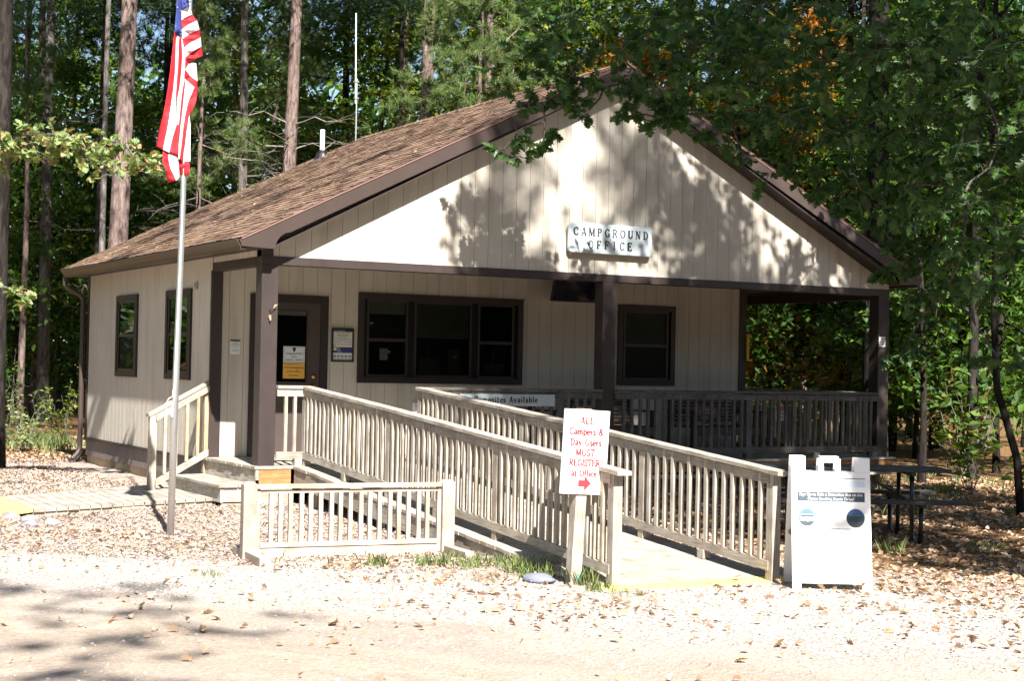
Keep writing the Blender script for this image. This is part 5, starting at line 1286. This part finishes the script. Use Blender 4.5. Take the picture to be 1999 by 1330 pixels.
pine(2.9, 27.0, .12, (.005, 0), 'dark trunk far back near the left edge', bark_=BARKD)
pine(6.49, 25.33, .10, (0, 0), 'dark trunk between the thickest pine and the flag', bark_=BARKD, dead=6)
pine(2.69, 22.88, .17, (.002, 0), 'trunk with pale sunlit lower bark at the far left', bark_=BARKG)
pine(1.83, 14.18, .075, (.004, 0), 'thin trunk left of the downspout on the needle-covered ground', bark_=BARKG, crown=PC2)
pine(12.35, 2.95, .24, (-.004, 0), 'massive dark trunk rising behind the right end of the roof', bark_=BARKD)
pine(20.0, 13.12, .10, (0, 0), 'slim pale-barked trunk above the right roof slope', bark_=BARKG)
pine(12.9, 1.2, .09, (.01, 0), 'narrow dark trunk right of the porch corner post', bark_=BARKD, crown=PC2)
pine(16.07, 10.74, .10, (-.02, 0), 'grey trunk seen through the open right side of the porch', bark_=BARKG)
pine(17.6, 9.6, .07, (.03, 0), 'leaning thin trunk seen through the open porch side', bark_=BARKG)
for i, (az_, ds_, rr_) in enumerate([(9.8, 31, .12), (12.6, 46, .14), (15.2, 48, .12), (17.0, 50, .14), (19.4, 47, .12), (23.2, 46, .15), (25.0, 50, .12), (30.0, 46, .14), (33.0, 44, .13), (35.8, 47, .14), (38.2, 45, .12), (41.4, 38, .12), (44.6, 38, .13), (46.2, 36, .12)]):
    x, y = at(az_, ds_); pine(x, y, rr_, (R.uniform(-.01, .01), 0), ['dark straight trunk', 'dim brown trunk', 'shadowed pine trunk'][i % 3]+' far back, '+col_name(x, y), crown=PC, bark_=(BARKD, BARKP, BARKD)[i % 3], dead=6 if i % 2 else 0)

# young pines with needle brushes, visible boughs
def bough_pine(x, y, tuftspots, label, h=9, r=.09, L=.16, ntuft=9):
    root = thing('young_pine', label, 'tree', (x, y, ground_z(x, y)), group='pines with green needle brushes'); m = M(); gz0 = ground_z(x, y); rr = random.Random(int(x*31))
    pts = trunk(m, 0, 0, h, r, (0, 0), 8, .1, -.2, 1.1, rr, .3)
    cs = [(a-x, b_-y, c_-gz0) for a, b_, c_, q in tuftspots]; skeleton(m, pts[2:], cs, r, .010, 5)
    pos = []; ds_ = []
    for (a, b_, c_, q) in tuftspots:
        nn = int(ntuft*(q/.3)**2)+2; p = NR.normal(size=(nn, 3))*np.array([q, q, q*.6])*.55+np.array([a-x, b_-y, c_-gz0]); pos.append(p)
        ds_.append(NR.normal(size=(nn, 3))*.6+np.array([(a-x)*.5, (b_-y)*.5, .6]))
    pos = np.concatenate(pos); ds_ = np.concatenate(ds_)
    me = bulk_mesh('crown', [(bulk(NEEDLE_F, pos, L*(.8+.4*NR.random(len(pos))), NR.normal(size=(len(pos), 3)), ds_), 0)], [L_PIN])
    obj('crown', me, root); m.build('trunk', BARKP, root, smooth=True)
def cone_spots(x, y, z0, z1, rad, n, seed):
    rr = random.Random(seed); o = []
    for k in range(n):
        t = rr.random(); a = rr.uniform(0, 6.28); q = rad*(1.1-t)*rr.uniform(.4, 1); o.append((x+q*math.cos(a), y+q*math.sin(a), z0+(z1-z0)*t, rr.uniform(.25, .45)))
    return o
bough_pine(8.5, 10.6, cone_spots(8.5, 10.6, 6.2, 9.8, 1.75, 62, 4), 'bushy bright green young pine above the ridge left of the gable peak', L=.24, ntuft=9, h=10)
bough_pine(4.2, 15.2, cone_spots(4.2, 15.2, 5.0, 9.0, 1.3, 26, 5), 'young pine with round needle brushes just right of the flag', L=.22)
bough_pine(4.6, 13.6, cone_spots(4.6, 13.6, 1.5, 4.6, .9, 12, 6), 'small pine tip poking above the roof edge behind the flagpole', h=4.6, r=.05, L=.2)
bough_pine(1.0, 17.6, cone_spots(1.0, 17.6, 5.5, 9.5, 1.6, 22, 7), 'dark needled young pine in the upper left', L=.22)
bough_pine(8.6, 21.0, cone_spots(8.6, 21.0, 6, 11, 2.0, 45, 9), 'tufted pine between the two dead-branched trunks', L=.24, h=11)

# near oaks with lobed leaves
def oak(name, label, base, h, r, lean, clumps, mat, per, size, bark_=BARKG, group=None, shape=OAK, trunkpts=None, twigs=True):
    gz0 = ground_z(*base); root = thing(name, label, 'tree', (base[0], base[1], gz0), group=group); m = M(); rr = random.Random(int(base[0]*13+base[1]*5)); off = Vector((base[0], base[1], gz0))
    if trunkpts: pts = [Vector(p)-off for p in trunkpts]; m.tube(pts, [r*(1-.5*i/len(pts)) for i in range(len(pts))], 12, cap=False)
    else: pts = trunk(m, 0, 0, h, r, lean, 12, .2, -.3, 1.4, rr, .4)
    full = []
    for i in range(len(pts)-1):
        for k in range(3): full.append(pts[i].lerp(pts[i+1], k/3))
    cs = [Vector(c[:3])-off for c in clumps]; rs = [c[3] for c in clumps]
    skeleton(m, [p for p in full if p.z > 1.5] or full, cs, r, .010, 6)
    # twigs with leaves along them
    pos = []; dirs = []
    for c, q in zip(cs, rs):
        nt_ = max(4, int(per*(q/.5)**2/7))
        for k in range(nt_):
            v = Vector((rr.gauss(0, 1), rr.gauss(0, 1), rr.gauss(-.15, .6))).normalized(); L_ = q*rr.uniform(.5, 1.1); s0 = c+Vector((rr.gauss(0, 1), rr.gauss(0, 1), rr.gauss(0, .7)))*q*.35
            e = s0+v*L_*.8
            if twigs: m.tube([s0, s0.lerp(e, .5)+Vector((0, 0, .02)), e], [.006, .004, .002], 3, cap=False)
            for j in range(7):
                t = .35+.65*j/6; p = s0.lerp(e, t); pos.append(tuple(p)); w = (v+Vector((rr.gauss(0, .7), rr.gauss(0, .7), rr.gauss(-.45, .4)))); dirs.append(tuple(w))
    pos = np.array(pos); dirs = np.array(dirs); nrm = NR.normal(size=(len(pos), 3))*.5; nrm[:, 2] += .55
    me = bulk_mesh('crown', [(bulk(shape, pos, size*(.65+.6*NR.random(len(pos))), nrm, dirs), 0)], [mat]); obj('crown', me, root); m.build('trunk', bark_, root, smooth=True)
    return root
C1 = [(2.52, -1.77, 4.05, .28), (2.34, -1.66, 3.8, .2), (2.72, -1.89, 4.35, .3), (2.66, -1.86, 4.83, .45), (3.2, -2.15, 4.28, .25), (3.64, -2.41, 4.25, .25), (2.65, -2.44, 5.09, .5), (3.17, -2.72, 4.87, .5), (3.58, -2.95, 4.59, .45), (3.67, -3.01, 5.12, .6), (4.46, -2.86, 3.97, .2), (3.89, -3.7, 4.68, .6), (4.38, -3.98, 5.03, .7), (5.34, -2.79, 4.49, .5), (4.65, -4.7, 4.6, .8), (4.92, -5.43, 4.73, .9), (5.17, -6.14, 4.43, .9), (5.5, -6.31, 3.76, .8), (5.44, -5.13, 3.9, .7), (6.16, -3.25, 4.14, .6), (5.16, -6.11, 2.98, .5), (5.15, -6.67, 2.68, .5), (6.29, -4.44, 2.6, .4), (5.31, -6.18, 2.15, .4), (4.1, -2.6, 4.4, .3), (3.0, -2.0, 4.55, .35), (4.0, -3.0, 4.25, .3), (6.6, -3.9, 3.2, .4), (5.9, -5.4, 4.9, .8), (6.4, -5.2, 3.4, .6)]
rr = random.Random(21)
for k in range(26): C1.append((rr.uniform(4.5, 9.5), rr.uniform(-8, -5), rr.uniform(6.5, 10), rr.uniform(.5, .9)))
for k in range(75):
    x, y = rr.uniform(5, 13.5), rr.uniform(-9, .5); C1.append((x, y, 5.9-1.03*y+rr.uniform(.3, 3.2), rr.uniform(.7, 1.0)))  # extra canopy above the frame, added to block sky from the porch
C1 += [(2.5, -2.01, 5.15, 0.4), (2.98, -2.15, 4.64, 0.35), (3.29, -2.33, 4.53, 0.3), (3.6, -2.62, 4.52, 0.3), (4.02, -2.85, 4.35, 0.35), (2.79, -1.8, 3.89, 0.18), (2.51, -1.65, 4.37, 0.25), (3.93, -2.57, 4.2, 0.2), (4.31, -3.35, 4.14, 0.35), (4.66, -3.2, 3.77, 0.25), (5.26, -3.3, 3.63, 0.35), (5.69, -3.54, 3.28, 0.35), (5.77, -4.15, 3.0, 0.35), (5.94, -4.47, 2.58, 0.3), (5.96, -4.71, 2.23, 0.28), (6.1, -4.1, 2.43, 0.18), (5.82, -5.32, 2.2, 0.35), (5.95, -4.81, 1.88, 0.25), (5.95, -5.4, 2.64, 0.4), (5.56, -6.3, 1.42, 0.3), (5.76, -4.69, 1.48, 0.2), (4.6, -3.53, 4.79, 0.5), (5.35, -3.37, 4.17, 0.45), (5.55, -4.04, 3.58, 0.45), (5.61, -4.65, 3.29, 0.45), (5.79, -5.32, 3.52, 0.5), (5.42, -6.26, 3.35, 0.5), (5.29, -6.74, 2.33, 0.45)]
oak('red_oak', 'large oak whose dark lobed leaves hang in front of the gable', (8.6, -6.4), 12, .24, (-.05, 0), C1, L_OAK, 110, .148)
def shade(C, n, xr, yr, zr, tr, rrng):
    """clumps whose shadow falls in the given box, tr metres of travel up the sun ray"""
    for k in range(n):
        t = rr.uniform(*tr); x, y, z = rr.uniform(*xr), rr.uniform(*yr), rr.uniform(*zr); C.append((x-.213*t, y-t, z+1.03*t, rr.uniform(*rrng)))
C2 = []
shade(C2, 19, (2.6, 7.4), (0, 0), (2.6, 5.0), (14, 19), (.35, .6))
shade(C2, 6, (4.9, 5.9), (0, 0), (3.6, 4.8), (15, 19), (.4, .6)); shade(C2, 6, (6.0, 7.2), (0, 0), (2.5, 3.7), (12, 16), (.35, .55)); shade(C2, 5, (2.4, 3.4), (0, 0), (2.6, 3.6), (6, 8), (.2, .35))
shade(C2, 74, (3.0, 8.9), (-.4, .4), (-.4, 2.2), (9, 13), (.55, .9)); shade(C2, 6, (9.2, 10.4), (-.4, .4), (-.4, .4), (9, 13), (.4, .6)); shade(C2, 6, (9.0, 10.4), (0, 0), (2.5, 3.2), (8, 11), (.2, .35))
shade(C2, 100, (3.6, 11), (-7.0, -.5), (-.5, -.5), (8, 13), (.5, .95))
shade(C2, 6, (2.2, 2.8), (-3.2, -.5), (.4, .9), (8, 12), (.3, .5))
shade(C2, 7, (2.45, 2.85), (-7.5, -7.3), (-.1, .55), (10, 13), (.16, .26))
oak('red_oak', 'tall oak outside the right edge that dapples the gable and picnic table', (10.5, -13.5), 17, .30, (0, 0), C2, L_OAK, 85, .16, twigs=False)
C3 = [(-2.85, 2.99, 3.81, .4), (-3.4, 3.3, 4.0, .4), (-2.67, 1.77, 2.09, .22), (-2.40, 1.62, 2.0, .16), (-3.1, 2.1, 2.15, .15), (-3.6, 2.6, 2.2, .15)]
for k in range(34):
    t = k/33; C3.append((-3.0+2.15*t, 3.05-1.15*t+rr.uniform(-.25, .25), 4.02-.16*t+rr.uniform(-.20, .16), rr.uniform(.17, .26)*(1.1-.3*t)))
oak('young_oak', 'oak sending one pale green and tan branch in from the left edge', (-4.6, 3.9), 7, .11, (0, 0), C3, L_OAKL, 210, .11)
C4 = []
for k in range(70):
    a = rr.uniform(0, 6.28); q = 3.4*math.sqrt(rr.random()); C4.append((-9.6+q*math.cos(a), -24+q*math.sin(a), rr.uniform(10, 17), rr.uniform(.5, 1.0)))
oak('red_oak', 'oak behind the photographer shading the gravel road in the lower left', (-8.4, -25), 15, .28, (0, 0), C4, L_OAK, 30, .18, twigs=False)
C7 = []
shade(C7, 34, (0, 3.4), (1.5, 8.2), (3.0, 4.4), (10, 13), (.2, .42)); shade(C7, 6, (0, .1), (7.0, 8.0), (.0, .6), (10, 13), (.12, .22))
oak('red_oak', 'oak outside the left edge streaking thin shadows over the roof', (-9.5, -8.5), 18, .26, (0, 0), C7, L_OAK, 90, .15, twigs=False)
# unseen trees added behind the camera to darken window reflections
for i in range(10):
    x = -26+i*5.2; y = -44+4*math.sin(i*2.1); c_ = copy_tree(VAR[i % 3]); c_.location = (x, y, -.6); c_.scale = (1.7, 1.7, 1.7); c_.rotation_euler = (0, 0, i*1.3)
    tag(c_, ['dark green', 'yellow-green', 'dense green'][i % 3]+' unseen tree added behind the camera for window reflections', 'tree', 'added trees for window reflections')
# bark trunk at the very left edge, slender curved trunk at right
pine(-1.70, 6.9, .19, (-.004, 0), 'rough grey trunk cut off by the left edge of the photo', bark_=BARKD)
T = [(8.95, -3.52, -.7), (8.87, -3.5, .2), (8.55, -3.45, 1.1), (8.48, -3.45, 2.0), (8.5, -3.45, 3.1), (8.35, -3.5, 4.2), (8.5, -3.4, 6.5)]
C5 = [(8.4+rr.uniform(-1.2, 1.4), -3.4+rr.uniform(-1, 1.2), rr.uniform(2.2, 7), rr.uniform(.3, .5)) for k in range(26)]
oak('slender_tree', 'slim pale curving trunk with small leaves near the right edge', (8.95, -3.52), 6, .055, (0, 0), C5, L_GRN, 46, .10, bark_=BARKD, shape=BROAD, trunkpts=T)
# beech-like leafy sapling right of roof end
C6 = [(7.9+rr.uniform(-1.1, 1.6), -.9+rr.uniform(-.6, 1.2), rr.uniform(2.3, 5.4), rr.uniform(.3, .5)) for k in range(10)]
C6 = [(10.6+rr.uniform(-1.0, 1.6), .4+rr.uniform(-1.0, 1.4), rr.uniform(1.6, 5.6), rr.uniform(.3, .55)) for k in range(34)]
oak('beech_sapling', 'leafy green tree brushing the right roof corner', (11.2, .6), 6, .06, (0, 0), C6, L_GRN, 60, .12, bark_=BARKD, shape=BROAD)
# shrubs and plants
def shrub(name, label, x, y, h, rad, n, size, mat, shape=BROAD, group='undergrowth at the edge of the woods', stems=9):
    gz0 = ground_z(x, y); root = thing(name, label, 'plant', (x, y, gz0), group=group); m = M(); rr = random.Random(int(x*17+y*3)); pos = []; dirs = []
    for k in range(stems):
        a = rr.uniform(0, 6.28); e = Vector((rad*math.cos(a)*rr.uniform(.3, 1), rad*math.sin(a)*rr.uniform(.3, 1), h*rr.uniform(.6, 1.05))); pts = limb(m, (0, 0, -.05), e, .009, .003, 4, .12, 5, rr)
        for j in range(int(n/stems)):
            t = rr.uniform(.2, 1); i = min(len(pts)-2, int(t*(len(pts)-1))); p = pts[i].lerp(pts[i+1], rr.random()); w = Vector((rr.gauss(0, 1), rr.gauss(0, 1), rr.gauss(-.1, .4))).normalized()
            pos.append(tuple(p+w*.06*rr.random())); dirs.append(tuple(w))
    pos = np.array(pos); nrm = NR.normal(size=(len(pos), 3))*.35; nrm[:, 2] += 1
    me = bulk_mesh('foliage', [(bulk(shape, pos, size*(.6+.6*NR.random(len(pos))), nrm, np.array(dirs)), 0)], [mat]); obj('foliage', me, root); m.build('stems', TWIG, root, smooth=True); return root
shrub('leafy_shrub', 'broad-leaved bright green shrub right of the porch corner post', 10.75, -.9, 1.3, .6, 90, .20, L_YGR)
shrub('leafy_shrub', 'large-leaved shrub behind the picnic table end', 10.6, -2.0, .95, .5, 60, .17, L_YGR)
shrub('leafy_shrub', 'yellowing shrub near the right edge above the slope', 13.2, -1.0, 1.6, .8, 160, .12, L_ORG)
shrub('leafy_shrub', 'green undergrowth clump at the far right edge', 12.0, -3.0, 1.1, .7, 150, .11, L_GRN)
shrub('leafy_shrub', 'dry brown shrub behind the porch corner post', 12.2, .8, 1.8, .9, 200, .12, L_RUS)
shrub('leafy_shrub', 'bright leafy sprig seen through the open porch side', 14.2, 7.2, 2.4, .8, 150, .15, L_YGR)
for i, (x, y, h_, lb, mt) in enumerate([(-1.0, 12.6, 1.0, 'weedy green plants at the left edge', L_GRN), (.2, 13.4, 1.1, 'tall weeds left of the thin grey trunk', L_GRASS), (1.1, 14.2, 1.3, 'yellowish weeds between two thin trunks', L_YGR), (-.3, 11.2, .7, 'low fern-like weeds on the needle-covered ground', L_GRASS), (1.9, 12.2, 1.2, 'pale green weeds behind the downspout', L_GRASS), (.6, 17, 1.9, 'dark bush behind the thin trunks on the left', L_GRN), (2.6, 16, 1.8, 'russet bush beyond the cabin back corner', L_RUS), (-.8, 15.4, 2.2, 'amber-leaved bush at the left edge', L_ORG)]):
    shrub('weeds', lb, x, y, h_, .7, 240, .10, mt, SIMPLE)
